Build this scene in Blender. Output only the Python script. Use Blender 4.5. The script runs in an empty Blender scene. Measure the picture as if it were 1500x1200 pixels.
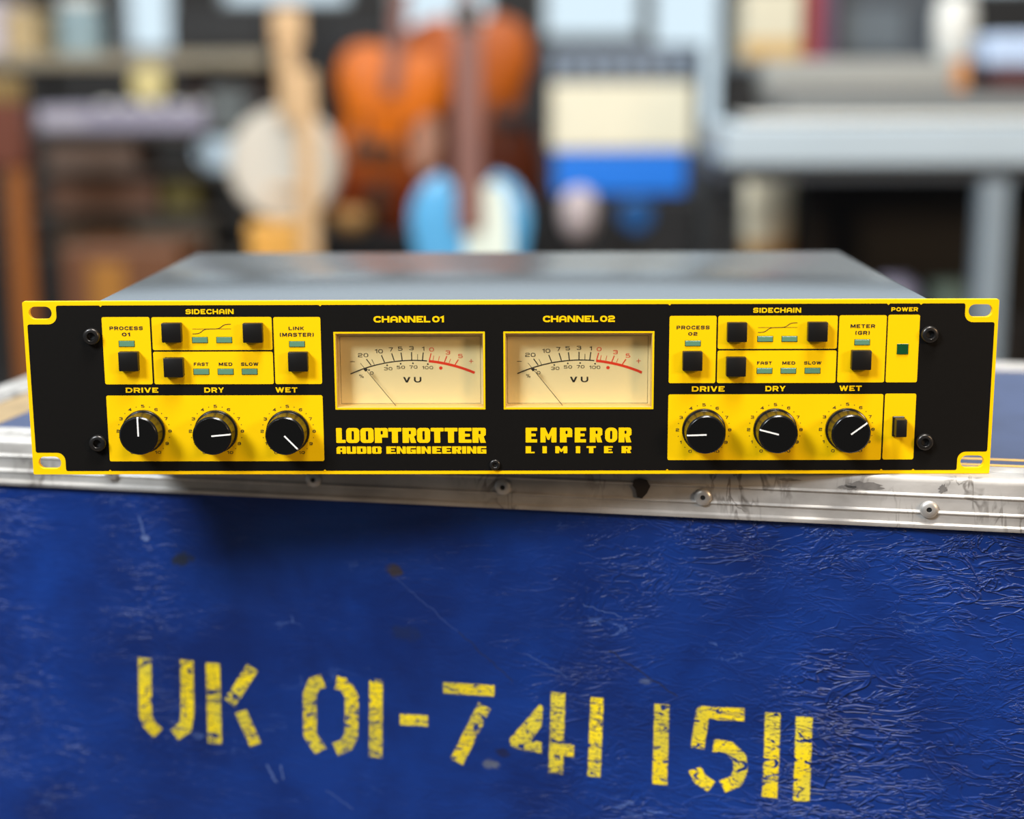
import bpy, bmesh, math, random
import numpy as np
from mathutils import Vector, Matrix
from mathutils.geometry import tessellate_polygon

random.seed(7)
SC = bpy.context.scene
COL = SC.collection
PI = math.pi

# ------------------------------------------------------------------ camera
CAM_POS = Vector((0.01196, -0.76899, 0.19029))
PITCH, YAW, ROLL, FPX = 0.201232, -0.013715, -0.004391, 2296.37
fw = Vector((math.sin(YAW) * math.cos(PITCH), math.cos(YAW) * math.cos(PITCH), -math.sin(PITCH)))
r0 = Vector((math.cos(YAW), -math.sin(YAW), 0))
u0 = r0.cross(fw)
rt = r0 * math.cos(ROLL) + u0 * math.sin(ROLL)
up = -r0 * math.sin(ROLL) + u0 * math.cos(ROLL)
cam = bpy.data.cameras.new('camera')
cam.sensor_fit = 'HORIZONTAL'
cam.sensor_width = 36.0
cam.lens = 36.0 * FPX / 1500.0
cam.clip_start = 0.05
cam.clip_end = 60
cam.dof.use_dof = True
cam.dof.focus_distance = 0.782
cam.dof.aperture_fstop = 2.7
camo = bpy.data.objects.new('camera', cam)
camo.matrix_world = Matrix(((rt.x, up.x, -fw.x, CAM_POS.x), (rt.y, up.y, -fw.y, CAM_POS.y),
                            (rt.z, up.z, -fw.z, CAM_POS.z), (0, 0, 0, 1)))
COL.objects.link(camo)
SC.camera = camo

# ------------------------------------------------------------------ world, lamps, exposure
SC.view_settings.view_transform = 'Standard'
SC.view_settings.look = 'None'
SC.view_settings.gamma = 1.0
SC.view_settings.use_curve_mapping = False
SC.view_settings.exposure = 0.0
world = bpy.data.worlds.new('World')
SC.world = world
world.use_nodes = True
bgn = world.node_tree.nodes['Background']
wnt = world.node_tree
wtc = wnt.nodes.new('ShaderNodeTexCoord')
wsx = wnt.nodes.new('ShaderNodeSeparateXYZ')
wmr = wnt.nodes.new('ShaderNodeMapRange')
wmr.interpolation_type = 'SMOOTHSTEP'
for k_, v_ in (('From Min', -0.3), ('From Max', 0.6), ('To Min', 0.06), ('To Max', 1.1)):
    wmr.inputs[k_].default_value = v_
wnt.links.new(wtc.outputs['Generated'], wsx.inputs[0])
wnt.links.new(wsx.outputs[1], wmr.inputs['Value'])
wnt.links.new(wmr.outputs[0], bgn.inputs[1])
bgn.inputs[0].default_value = (0.72, 0.88, 1.0, 1)


def area(name, loc, target, sx, sy, power, color):
    l = bpy.data.lights.new(name, 'AREA')
    l.shape = 'RECTANGLE'
    l.size, l.size_y = sx, sy
    l.energy = power
    l.color = color
    o = bpy.data.objects.new(name, l)
    o.location = loc
    o.rotation_euler = (Vector(target) - Vector(loc)).to_track_quat('-Z', 'Y').to_euler()
    COL.objects.link(o)
    return o


area('daylight_window_light', (-1.7, -1.5, 1.9), (0, 0, 0), 0.8, 0.8, 118, (0.88, 0.94, 1.0))
area('ceiling_light', (0.3, -0.5, 2.3), (0, 0.1, 0), 0.9, 0.5, 92, (1.0, 0.95, 0.88))
area('warm_lamp_light', (1.7, -1.3, 0.72), (0.1, 0, 0), 0.45, 0.45, 25, (1.0, 0.68, 0.40))
area('shop_ceiling_light', (-0.2, 1.7, 2.2), (-0.1, 2.8, 0), 1.8, 0.7, 43, (0.95, 0.97, 1.0))

# ------------------------------------------------------------------ materials
MATS = {}


def nd(nt, kind, **kw):
    n = nt.nodes.new(kind)
    for k, v in kw.items():
        setattr(n, k, v)
    return n


def mat(name, color, rough=0.5, metal=0.0, noise=0.08, scale=40.0, bump=0.0, spec=0.5, emit=None, coat=0.0):
    """plain procedural surface: colour broken by a little noise, optional bump"""
    if name in MATS:
        return MATS[name]
    m = bpy.data.materials.new(name)
    m.use_nodes = True
    nt = m.node_tree
    b = nt.nodes['Principled BSDF']
    b.inputs['Roughness'].default_value = rough
    b.inputs['Metallic'].default_value = metal
    b.inputs['Specular IOR Level'].default_value = spec
    b.inputs['Coat Weight'].default_value = coat
    tc = nd(nt, 'ShaderNodeTexCoord')
    nz = nd(nt, 'ShaderNodeTexNoise')
    nz.inputs['Scale'].default_value = scale
    nz.inputs['Detail'].default_value = 4
    nt.links.new(tc.outputs['Object'], nz.inputs['Vector'])
    mx = nd(nt, 'ShaderNodeMix', data_type='RGBA')
    c = Vector(color)
    mx.inputs[6].default_value = (*(c * (1 - noise)), 1)
    mx.inputs[7].default_value = (*[min(1, x) for x in (c * (1 + noise))], 1)
    nt.links.new(nz.outputs['Fac'], mx.inputs[0])
    nt.links.new(mx.outputs[2], b.inputs['Base Color'])
    if bump:
        bp = nd(nt, 'ShaderNodeBump')
        bp.inputs['Strength'].default_value = bump
        bp.inputs['Distance'].default_value = 0.001
        nt.links.new(nz.outputs['Fac'], bp.inputs['Height'])
        nt.links.new(bp.outputs['Normal'], b.inputs['Normal'])
    if emit:
        b.inputs['Emission Color'].default_value = (*color, 1)
        b.inputs['Emission Strength'].default_value = emit
    MATS[name] = m
    return m


def srgb(r, g, b):
    f = lambda v: (v / 255 / 12.92) if v / 255 <= 0.04045 else ((v / 255 + 0.055) / 1.055) ** 2.4
    return (f(r), f(g), f(b))


M_YEL = mat('yellow_print', (0.93, 0.56, 0.0), 0.5, noise=0.015, scale=300, spec=0.15)
M_BLK = mat('black_anodised', (0.0050, 0.0045, 0.0040), 0.5, noise=0.15, scale=500, spec=0.15)
M_INK = mat('black_ink', (0.012, 0.01, 0.008), 0.55, noise=0.05)
M_RED = mat('red_ink', (0.80, 0.045, 0.012), 0.5, noise=0.05)
M_WHT = mat('white_line', (0.85, 0.85, 0.83), 0.4, noise=0.02)
M_KNOB = mat('knob_black', (0.0045, 0.0043, 0.004), 0.22, noise=0.1, spec=0.5)
M_BTN = mat('button_black', (0.006, 0.0055, 0.005), 0.38, noise=0.1, spec=0.45)
M_LED = mat('led_green_grey', srgb(92, 138, 112), 0.3, noise=0.06, scale=400)
M_LEDP = mat('led_dark_green', srgb(16, 74, 38), 0.3, noise=0.2, scale=600)
M_LEDRIM = mat('led_rim', srgb(60, 60, 20), 0.4)
M_SCREW = mat('dark_steel_screw', (0.055, 0.052, 0.05), 0.32, 0.85, noise=0.2, scale=500)
M_HOLE = mat('socket_dark', (0.008, 0.008, 0.008), 0.6)
M_DIAL = mat('dial_cream', srgb(240, 222, 166), 0.55, noise=0.012, scale=60)
M_DIALW = mat('meter_housing_cream', srgb(206, 172, 98), 0.5, noise=0.02)
M_CHAS = mat('satin_grey_metal', (0.31, 0.315, 0.32), 0.24, 0.9, noise=0.04, scale=900)
M_STRIPE = mat('gold_paint', srgb(214, 170, 80), 0.5, noise=0.2, scale=200)


def m_clear(name, refl=0.06):
    m = bpy.data.materials.new(name)
    m.use_nodes = True
    nt = m.node_tree
    nt.nodes.remove(nt.nodes['Principled BSDF'])
    out = nt.nodes['Material Output']
    t = nd(nt, 'ShaderNodeBsdfTransparent')
    t.inputs[0].default_value = (0.985, 0.985, 0.975, 1)
    g = nd(nt, 'ShaderNodeBsdfGlossy')
    g.inputs['Roughness'].default_value = 0.05
    lw = nd(nt, 'ShaderNodeLayerWeight')
    lw.inputs[0].default_value = 0.5
    pw_ = nd(nt, 'ShaderNodeMath', operation='POWER')
    pw_.inputs[1].default_value = 4.0
    nt.links.new(lw.outputs['Facing'], pw_.inputs[0])
    f = nd(nt, 'ShaderNodeMath', operation='MULTIPLY_ADD')
    f.inputs[1].default_value = 0.6
    f.inputs[2].default_value = 0.02
    nt.links.new(pw_.outputs[0], f.inputs[0])
    mx = nd(nt, 'ShaderNodeMixShader')
    nt.links.new(f.outputs[0], mx.inputs[0])
    nt.links.new(t.outputs[0], mx.inputs[1])
    nt.links.new(g.outputs[0], mx.inputs[2])
    nt.links.new(mx.outputs[0], out.inputs[0])
    return m


M_GLASS = m_clear('clear_pane')


def m_blue():
    """blue vinyl-like laminate: creased grain, dull scuffs, a few stains"""
    m = bpy.data.materials.new('blue_creased_laminate')
    m.use_nodes = True
    nt = m.node_tree
    L = nt.links.new
    b = nt.nodes['Principled BSDF']
    b.inputs['Specular IOR Level'].default_value = 0.36
    tc = nd(nt, 'ShaderNodeTexCoord')
    P = tc.outputs['Object']

    def noise(scale, detail=5, dist=0.0, vec=P, rough=0.55):
        n = nd(nt, 'ShaderNodeTexNoise')
        n.inputs['Scale'].default_value = scale
        n.inputs['Detail'].default_value = detail
        n.inputs['Distortion'].default_value = dist
        n.inputs['Roughness'].default_value = rough
        L(vec, n.inputs['Vector'])
        return n.outputs['Fac']

    def mapp(rot=(0, 0, 0), sc=(1, 1, 1), loc=(0, 0, 0)):
        n = nd(nt, 'ShaderNodeMapping')
        n.inputs['Rotation'].default_value = rot
        n.inputs['Scale'].default_value = sc
        n.inputs['Location'].default_value = loc
        L(P, n.inputs['Vector'])
        return n.outputs[0]

    def math_(op, a, c, clamp=False):
        n = nd(nt, 'ShaderNodeMath', operation=op)
        n.use_clamp = clamp
        for i, v in enumerate((a, c)):
            if isinstance(v, (int, float)):
                n.inputs[i].default_value = v
            else:
                L(v, n.inputs[i])
        return n.outputs[0]

    def ramp(x, lo, hi):
        n = nd(nt, 'ShaderNodeMapRange')
        n.interpolation_type = 'SMOOTHSTEP'
        n.inputs['From Min'].default_value = lo
        n.inputs['From Max'].default_value = hi
        L(x, n.inputs['Value'])
        return n.outputs[0]

    def ridge(x, w):           # bright where noise crosses 0.5
        d = math_('ABSOLUTE', math_('SUBTRACT', x, 0.5), 0)
        return math_('SUBTRACT', 1.0, ramp(d, 0.0, w))
    v1 = mapp((0, 0.25, 0), (1.0, 1.0, 2.4))
    v2 = mapp((0, 0.75, 0), (1.0, 1.0, 2.0), (0.3, 0, 0.1))
    v3 = mapp((0, -0.35, 0), (0.8, 1.0, 2.6), (1.3, 0, 0.4))
    r1 = ridge(noise(30, 4, 0.7, v1), 0.04)
    r2 = ridge(noise(21, 4, 0.9, v2), 0.032)
    r3 = ridge(noise(44, 3, 0.6, v3), 0.05)
    creases = math_('MAXIMUM', math_('MAXIMUM', r1, r2), math_('MULTIPLY', r3, 0.7))
    sx = nd(nt, 'ShaderNodeSeparateXYZ')
    L(P, sx.inputs[0])
    right = ramp(sx.outputs[0], 0.26, 0.46)
    left = math_('MULTIPLY', math_('SUBTRACT', 1.0, ramp(sx.outputs[0], 0.02, 0.16)), 0.4)
    amount = math_('ADD', math_('ADD', right, left), 0.10, True)
    patch = ramp(noise(9, 3), 0.36, 0.62)
    amount = math_('MULTIPLY', amount, math_('ADD', math_('MULTIPLY', patch, 0.85), 0.15))
    h = math_('MULTIPLY', creases, amount)
    fine = noise(420, 3, 0.3)
    h2 = math_('ADD', h, math_('MULTIPLY', fine, 0.10))
    soft = noise(38, 3, 0.4, v1)
    h3 = math_('ADD', h2, math_('MULTIPLY', soft, 0.45))
    bp = nd(nt, 'ShaderNodeBump')
    bp.inputs['Strength'].default_value = 0.68
    bp.inputs['Distance'].default_value = 0.0014
    L(h3, bp.inputs['Height'])
    L(bp.outputs['Normal'], b.inputs['Normal'])
    mx = nd(nt, 'ShaderNodeMix', data_type='RGBA')
    mx.inputs[6].default_value = (*srgb(9, 36, 98), 1)
    mx.inputs[7].default_value = (*srgb(14, 52, 128), 1)
    L(ramp(noise(14, 6, 0.3), 0.3, 0.7), mx.inputs[0])
    # pale scuffs
    sc = math_('MULTIPLY', ridge(noise(26, 6, 1.2, v2), 0.02), ramp(noise(16, 2, 0, v3), 0.60, 0.72))
    m2 = nd(nt, 'ShaderNodeMix', data_type='RGBA')
    m2.inputs[7].default_value = (*srgb(84, 110, 170), 1)
    L(mx.outputs[2], m2.inputs[6])
    L(math_('MULTIPLY', sc, 0.7), m2.inputs[0])
    # brown stains at known spots (local s, z metres)
    cur = m2.outputs[2]
    wob = noise(160, 3)
    for (s, z, r, col) in ((0.1046, 0.7348, 0.0075, (38, 44, 48)), (0.2265, 0.7345, 0.006, (60, 52, 40)),
                           (0.2863, 0.6339, 0.005, (26, 32, 66)), (0.2805, 0.6266, 0.0055, (92, 98, 112)),
                           (0.3644, 0.681, 0.004, (70, 84, 120)), (0.0829, 0.7455, 0.003, (110, 130, 180)),
                           (0.2330, 0.700, 0.010, (24, 40, 84))):
        d = nd(nt, 'ShaderNodeVectorMath', operation='DISTANCE')
        mp = nd(nt, 'ShaderNodeMapping')
        mp.inputs['Scale'].default_value = (1, 0, 1.5)
        L(P, mp.inputs['Vector'])
        L(mp.outputs[0], d.inputs[0])
        d.inputs[1].default_value = (s, 0, z * 1.5)
        dd = math_('ADD', d.outputs['Value'], math_('MULTIPLY', math_('SUBTRACT', wob, 0.5), r * 1.6))
        f = math_('SUBTRACT', 1.0, ramp(dd, r * 0.4, r))
        mm = nd(nt, 'ShaderNodeMix', data_type='RGBA')
        mm.inputs[7].default_value = (*srgb(*col), 1)
        L(cur, mm.inputs[6])
        L(math_('MULTIPLY', f, 0.85), mm.inputs[0])
        cur = mm.outputs[2]
    L(cur, b.inputs['Base Color'])
    rg = nd(nt, 'ShaderNodeMapRange')
    rg.inputs['To Min'].default_value = 0.33
    rg.inputs['To Max'].default_value = 0.5
    L(noise(22, 5), rg.inputs['Value'])
    L(rg.outputs[0], b.inputs['Roughness'])
    return m


def m_alu():
    """scratched, tarnished aluminium extrusion"""
    m = bpy.data.materials.new('worn_aluminium')
    m.use_nodes = True
    nt = m.node_tree
    L = nt.links.new
    b = nt.nodes['Principled BSDF']
    b.inputs['Metallic'].default_value = 0.25
    tc = nd(nt, 'ShaderNodeTexCoord')
    P = tc.outputs['Object']

    def noise(scale, vscale=(1, 1, 1), detail=5, dist=0.0, rot=(0, 0, 0)):
        mp = nd(nt, 'ShaderNodeMapping')
        mp.inputs['Scale'].default_value = vscale
        mp.inputs['Rotation'].default_value = rot
        L(P, mp.inputs['Vector'])
        n = nd(nt, 'ShaderNodeTexNoise')
        n.inputs['Scale'].default_value = scale
        n.inputs['Detail'].default_value = detail
        n.inputs['Distortion'].default_value = dist
        L(mp.outputs[0], n.inputs['Vector'])
        return n.outputs['Fac']

    def ramp(x, lo, hi, a=0.0, c=1.0):
        n = nd(nt, 'ShaderNodeMapRange')
        n.interpolation_type = 'SMOOTHSTEP'
        n.inputs['From Min'].default_value = lo
        n.inputs['From Max'].default_value = hi
        n.inputs['To Min'].default_value = a
        n.inputs['To Max'].default_value = c
        L(x, n.inputs['Value'])
        return n.outputs[0]

    def mul(a, c):
        n = nd(nt, 'ShaderNodeMath', operation='MULTIPLY')
        L(a, n.inputs[0])
        if isinstance(c, (int, float)):
            n.inputs[1].default_value = c
        else:
            L(c, n.inputs[1])
        return n.outputs[0]

    def absd(x):
        n = nd(nt, 'ShaderNodeMath', operation='SUBTRACT')
        L(x, n.inputs[0])
        n.inputs[1].default_value = 0.5
        a = nd(nt, 'ShaderNodeMath', operation='ABSOLUTE')
        L(n.outputs[0], a.inputs[0])
        return a.outputs[0]
    mx = nd(nt, 'ShaderNodeMix', data_type='RGBA')
    mx.inputs[6].default_value = (0.35, 0.33, 0.305, 1)
    mx.inputs[7].default_value = (0.54, 0.52, 0.49, 1)
    L(ramp(noise(30, (1, 1, 1.5), 7), 0.3, 0.68), mx.inputs[0])
    # dark scratches: thin crossings of a stretched noise, only in patches
    s1 = ramp(absd(noise(55, (1.0, 1.0, 0.55), 4, 0.8, (0, 0.5, 0))), 0.0, 0.035, 1, 0)
    s2 = ramp(absd(noise(40, (2.2, 1.0, 0.5), 3, 0.4, (0, -0.5, 0))), 0.0, 0.03, 1, 0)
    pat = ramp(noise(26, (1, 1, 1), 4), 0.49, 0.66)
    ad = nd(nt, 'ShaderNodeMath', operation='MAXIMUM')
    L(s1, ad.inputs[0])
    L(s2, ad.inputs[1])
    m2 = nd(nt, 'ShaderNodeMix', data_type='RGBA')
    m2.inputs[7].default_value = (0.12, 0.105, 0.09, 1)
    L(mx.outputs[2], m2.inputs[6])
    L(mul(mul(ad.outputs[0], pat), 0.85), m2.inputs[0])
    L(m2.outputs[2], b.inputs['Base Color'])
    L(ramp(noise(70, (0.3, 1, 1), 5), 0.3, 0.7, 0.38, 0.58), b.inputs['Roughness'])
    bp = nd(nt, 'ShaderNodeBump')
    bp.inputs['Strength'].default_value = 0.3
    bp.inputs['Distance'].default_value = 0.0006
    L(noise(160, (0.5, 1, 1), 4), bp.inputs['Height'])
    L(bp.outputs['Normal'], b.inputs['Normal'])
    return m


def m_spray():
    """yellow stencil paint: coverage is a mesh attribute, broken by chips"""
    m = bpy.data.materials.new('sprayed_yellow_paint')
    m.use_nodes = True
    nt = m.node_tree
    L = nt.links.new
    b = nt.nodes['Principled BSDF']
    out = nt.nodes['Material Output']
    b.inputs['Roughness'].default_value = 0.45
    at = nd(nt, 'ShaderNodeAttribute', attribute_name='coverage')
    tc = nd(nt, 'ShaderNodeTexCoord')

    def noise(scale, detail, dist=0.0, vs=(1, 1, 1), rot=(0, 0, 0)):
        mp = nd(nt, 'ShaderNodeMapping')
        mp.inputs['Scale'].default_value = vs
        mp.inputs['Rotation'].default_value = rot
        L(tc.outputs['Object'], mp.inputs['Vector'])
        n = nd(nt, 'ShaderNodeTexNoise')
        n.inputs['Scale'].default_value = scale
        n.inputs['Detail'].default_value = detail
        n.inputs['Distortion'].default_value = dist
        L(mp.outputs[0], n.inputs['Vector'])
        return n.outputs['Fac']

    def mr(x, lo, hi, a=0.0, c=1.0):
        n = nd(nt, 'ShaderNodeMapRange')
        n.interpolation_type = 'SMOOTHSTEP'
        for k, v in zip(('From Min', 'From Max', 'To Min', 'To Max'), (lo, hi, a, c)):
            n.inputs[k].default_value = v
        L(x, n.inputs['Value'])
        return n.outputs[0]

    def mth(op, a, c):
        n = nd(nt, 'ShaderNodeMath', operation=op)
        for i, v in enumerate((a, c)):
            if isinstance(v, (int, float)):
                n.inputs[i].default_value = v
            else:
                L(v, n.inputs[i])
        return n.outputs[0]
    edge = mth('ADD', at.outputs['Fac'], mth('MULTIPLY', mth('SUBTRACT', noise(700, 2), 0.5), 0.45))
    cov = mr(edge, 0.22, 0.78)
    chips = mr(noise(120, 5, 1.0, (1, 1, 1.7), (0, 0.4, 0)), 0.355, 0.415)
    fine = mr(noise(420, 3, 0.5, (1, 1, 2.0), (0, 0.5, 0)), 0.36, 0.46)
    alpha = mth('MULTIPLY', cov, mth('MULTIPLY', chips, mth('ADD', mth('MULTIPLY', fine, 0.6), 0.4)))
    thin = mr(noise(28, 3), 0.35, 0.65, 0.80, 1.0)
    alpha = mth('MULTIPLY', alpha, thin)
    scr = mth('ABSOLUTE', mth('SUBTRACT', noise(60, 4, 0.8, (0.6, 1, 2.2), (0, -0.7, 0)), 0.5), 0)
    alpha = mth('MULTIPLY', alpha, mr(scr, 0.004, 0.02, 0.25, 1.0))
    cm = nd(nt, 'ShaderNodeMix', data_type='RGBA')
    cm.inputs[6].default_value = (*srgb(226, 208, 60), 1)
    cm.inputs[7].default_value = (*srgb(255, 226, 20), 1)
    L(mr(noise(34, 3), 0.4, 0.6), cm.inputs[0])
    L(cm.outputs[2], b.inputs['Base Color'])
    t = nd(nt, 'ShaderNodeBsdfTransparent')
    mx = nd(nt, 'ShaderNodeMixShader')
    L(alpha, mx.inputs[0])
    L(t.outputs[0], mx.inputs[1])
    L(b.outputs[0], mx.inputs[2])
    L(mx.outputs[0], out.inputs[0])
    return m


def m_wood(name, c1, c2, rough=0.35, scale=6.0, coat=0.3):
    if name in MATS:
        return MATS[name]
    m = bpy.data.materials.new(name)
    m.use_nodes = True
    nt = m.node_tree
    L = nt.links.new
    b = nt.nodes['Principled BSDF']
    b.inputs['Roughness'].default_value = rough
    b.inputs['Coat Weight'].default_value = coat
    tc = nd(nt, 'ShaderNodeTexCoord')
    mp = nd(nt, 'ShaderNodeMapping')
    mp.inputs['Scale'].default_value = (4, 4, 0.6)
    L(tc.outputs['Object'], mp.inputs['Vector'])
    nz = nd(nt, 'ShaderNodeTexNoise')
    nz.inputs['Scale'].default_value = scale
    nz.inputs['Detail'].default_value = 5
    nz.inputs['Distortion'].default_value = 1.0
    L(mp.outputs[0], nz.inputs['Vector'])
    mx = nd(nt, 'ShaderNodeMix', data_type='RGBA')
    mx.inputs[6].default_value = (*c1, 1)
    mx.inputs[7].default_value = (*c2, 1)
    L(nz.outputs['Fac'], mx.inputs[0])
    L(mx.outputs[2], b.inputs['Base Color'])
    MATS[name] = m
    return m


M_BLUE, M_ALU, M_SPRAY = m_blue(), m_alu(), m_spray()

# ------------------------------------------------------------------ mesh helpers


class MB:
    def __init__(self):
        self.v, self.f = [], []

    def add(self, vs, fs):
        o = len(self.v)
        self.v += [tuple(p) for p in vs]
        self.f += [tuple(i + o for i in f) for f in fs]
        return self

    def box(self, x0, x1, y0, y1, z0, z1, bev=0.0, seg=2):
        bm = bmesh.new()
        bmesh.ops.create_cube(bm, size=1)
        for v in bm.verts:
            v.co = ((x0 + x1) / 2 + v.co.x * (x1 - x0), (y0 + y1) / 2 + v.co.y * (y1 - y0), (z0 + z1) / 2 + v.co.z * (z1 - z0))
        if bev:
            bmesh.ops.bevel(bm, geom=list(bm.edges), offset=bev, segments=seg, affect='EDGES', profile=0.5)
        bm.verts.index_update()
        self.add([v.co[:] for v in bm.verts], [[v.index for v in f.verts] for f in bm.faces])
        bm.free()
        return self

    def revolve(self, prof, origin=(0, 0, 0), axis='Y', n=48, knurl=None):
        """prof: (radius, height) along axis; ends at radius 0 are closed"""
        vs, fs, rows = [], [], []
        for i, (r, h) in enumerate(prof):
            row = []
            if r <= 1e-9:
                row = [len(vs)]
                vs.append((0, 0, h))
            else:
                for k in range(n):
                    rr = r * (1 + (knurl[1] if (knurl and i in knurl[0] and k % 2) else 0))
                    a = 2 * PI * k / n
                    row.append(len(vs))
                    vs.append((rr * math.cos(a), rr * math.sin(a), h))
            rows.append(row)
        for a, b in zip(rows, rows[1:]):
            if len(a) == 1 and len(b) == 1:
                continue
            for k in range(n):
                k2 = (k + 1) % n
                if len(a) == 1:
                    fs.append((a[0], b[k2], b[k]))
                elif len(b) == 1:
                    fs.append((a[k], a[k2], b[0]))
                else:
                    fs.append((a[k], a[k2], b[k2], b[k]))
        ox, oy, oz = origin
        if axis == 'Y':      # height grows along -y (towards the viewer of the panel)
            vs = [(ox + x, oy - h, oz + y) for x, y, h in vs]
        elif axis == 'X':
            vs = [(ox + h, oy + x, oz + y) for x, y, h in vs]
        else:
            vs = [(ox + x, oy + y, oz + h) for x, y, h in vs]
        return self.add(vs, fs)

    def cyl(self, p0, p1, r, r2=None, n=20):
        p0, p1 = Vector(p0), Vector(p1)
        r2 = r if r2 is None else r2
        q = (p1 - p0).to_track_quat('Z', 'Y')
        vs = []
        for k in range(n):
            a = 2 * PI * k / n
            vs.append(p0 + q @ Vector((r * math.cos(a), r * math.sin(a), 0)))
        for k in range(n):
            a = 2 * PI * k / n
            vs.append(p1 + q @ Vector((r2 * math.cos(a), r2 * math.sin(a), 0)))
        fs = [(k, (k + 1) % n, n + (k + 1) % n, n + k) for k in range(n)]
        fs += [tuple(reversed(range(n))), tuple(range(n, 2 * n))]
        return self.add([v[:] for v in vs], fs)

    def plate(self, loops, y0, y1=None):
        """outline (first loop) with holes, in the x-z plane, front at y0, back at y1"""
        pts = [p for l in loops for p in l]
        tris = tessellate_polygon([[Vector((x, z, 0)) for x, z in l] for l in loops])
        vs = [(x, y0, z) for x, z in pts]
        fs = []
        for t in tris:
            a, b, c = (pts[i] for i in t)
            ar = (b[0] - a[0]) * (c[1] - a[1]) - (c[0] - a[0]) * (b[1] - a[1])
            fs.append(tuple(t) if ar > 0 else tuple(reversed(t)))
        if y1 is not None:
            n = len(pts)
            vs += [(x, y1, z) for x, z in pts]
            fs += [tuple(n + i for i in reversed(f)) for f in list(fs)]
            o = 0
            for l in loops:
                k = len(l)
                for i in range(k):
                    a, b = o + i, o + (i + 1) % k
                    fs.append((a, b, n + b, n + a))
                o += k
        return self.add(vs, fs)

    def build(self, name, material, parent=None, smooth=None, loc=None):
        me = bpy.data.meshes.new(name)
        me.from_pydata(self.v, [], self.f)
        bm = bmesh.new()
        bm.from_mesh(me)
        if smooth is not None or True:
            bmesh.ops.recalc_face_normals(bm, faces=bm.faces) if not getattr(self, 'flat', False) else None
        bm.to_mesh(me)
        bm.free()
        me.materials.append(material)
        if smooth:
            me.shade_smooth()
            me.set_sharp_from_angle(angle=math.radians(smooth))
        o = bpy.data.objects.new(name, me)
        COL.objects.link(o)
        if parent is not None:
            o.parent = parent
        if loc:
            o.location = loc
        return o


def tag(o, label, cat, group=None):
    o['label'] = label
    o['category'] = cat
    if group:
        o['group'] = group
    return o


def thing(name, loc, label, cat, group=None, rz=0.0):
    o = bpy.data.objects.new(name, None)
    o.empty_display_size = 0.05
    o.location = loc
    o.rotation_euler = (0, 0, rz)
    COL.objects.link(o)
    return tag(o, label, cat, group)


def struct(o):
    o['kind'] = 'structure'
    return o


def rrect(x0, x1, z0, z1, r, n=5):
    pts = []
    for cx, cz, a0 in ((x1 - r, z1 - r, 0), (x0 + r, z1 - r, PI / 2), (x0 + r, z0 + r, PI), (x1 - r, z0 + r, 1.5 * PI)):
        for k in range(n + 1):
            a = a0 + PI / 2 * k / n
            pts.append((cx + r * math.cos(a), cz + r * math.sin(a)))
    return pts


def circle(cx, cz, r, n=20):
    return [(cx + r * math.cos(2 * PI * k / n), cz + r * math.sin(2 * PI * k / n)) for k in range(n)]

# ------------------------------------------------------------------ lettering (built from strokes)
# glyph: (width, [strokes]); stroke = ('S', pts[, closed]) rounded polyline, 3rd value 0 keeps a sharp corner
#                              or ('P', xa, ya, xb, yb) slanted bar cut level at its ends


def S(*p, closed=False):
    return ('S', p, closed)


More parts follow.
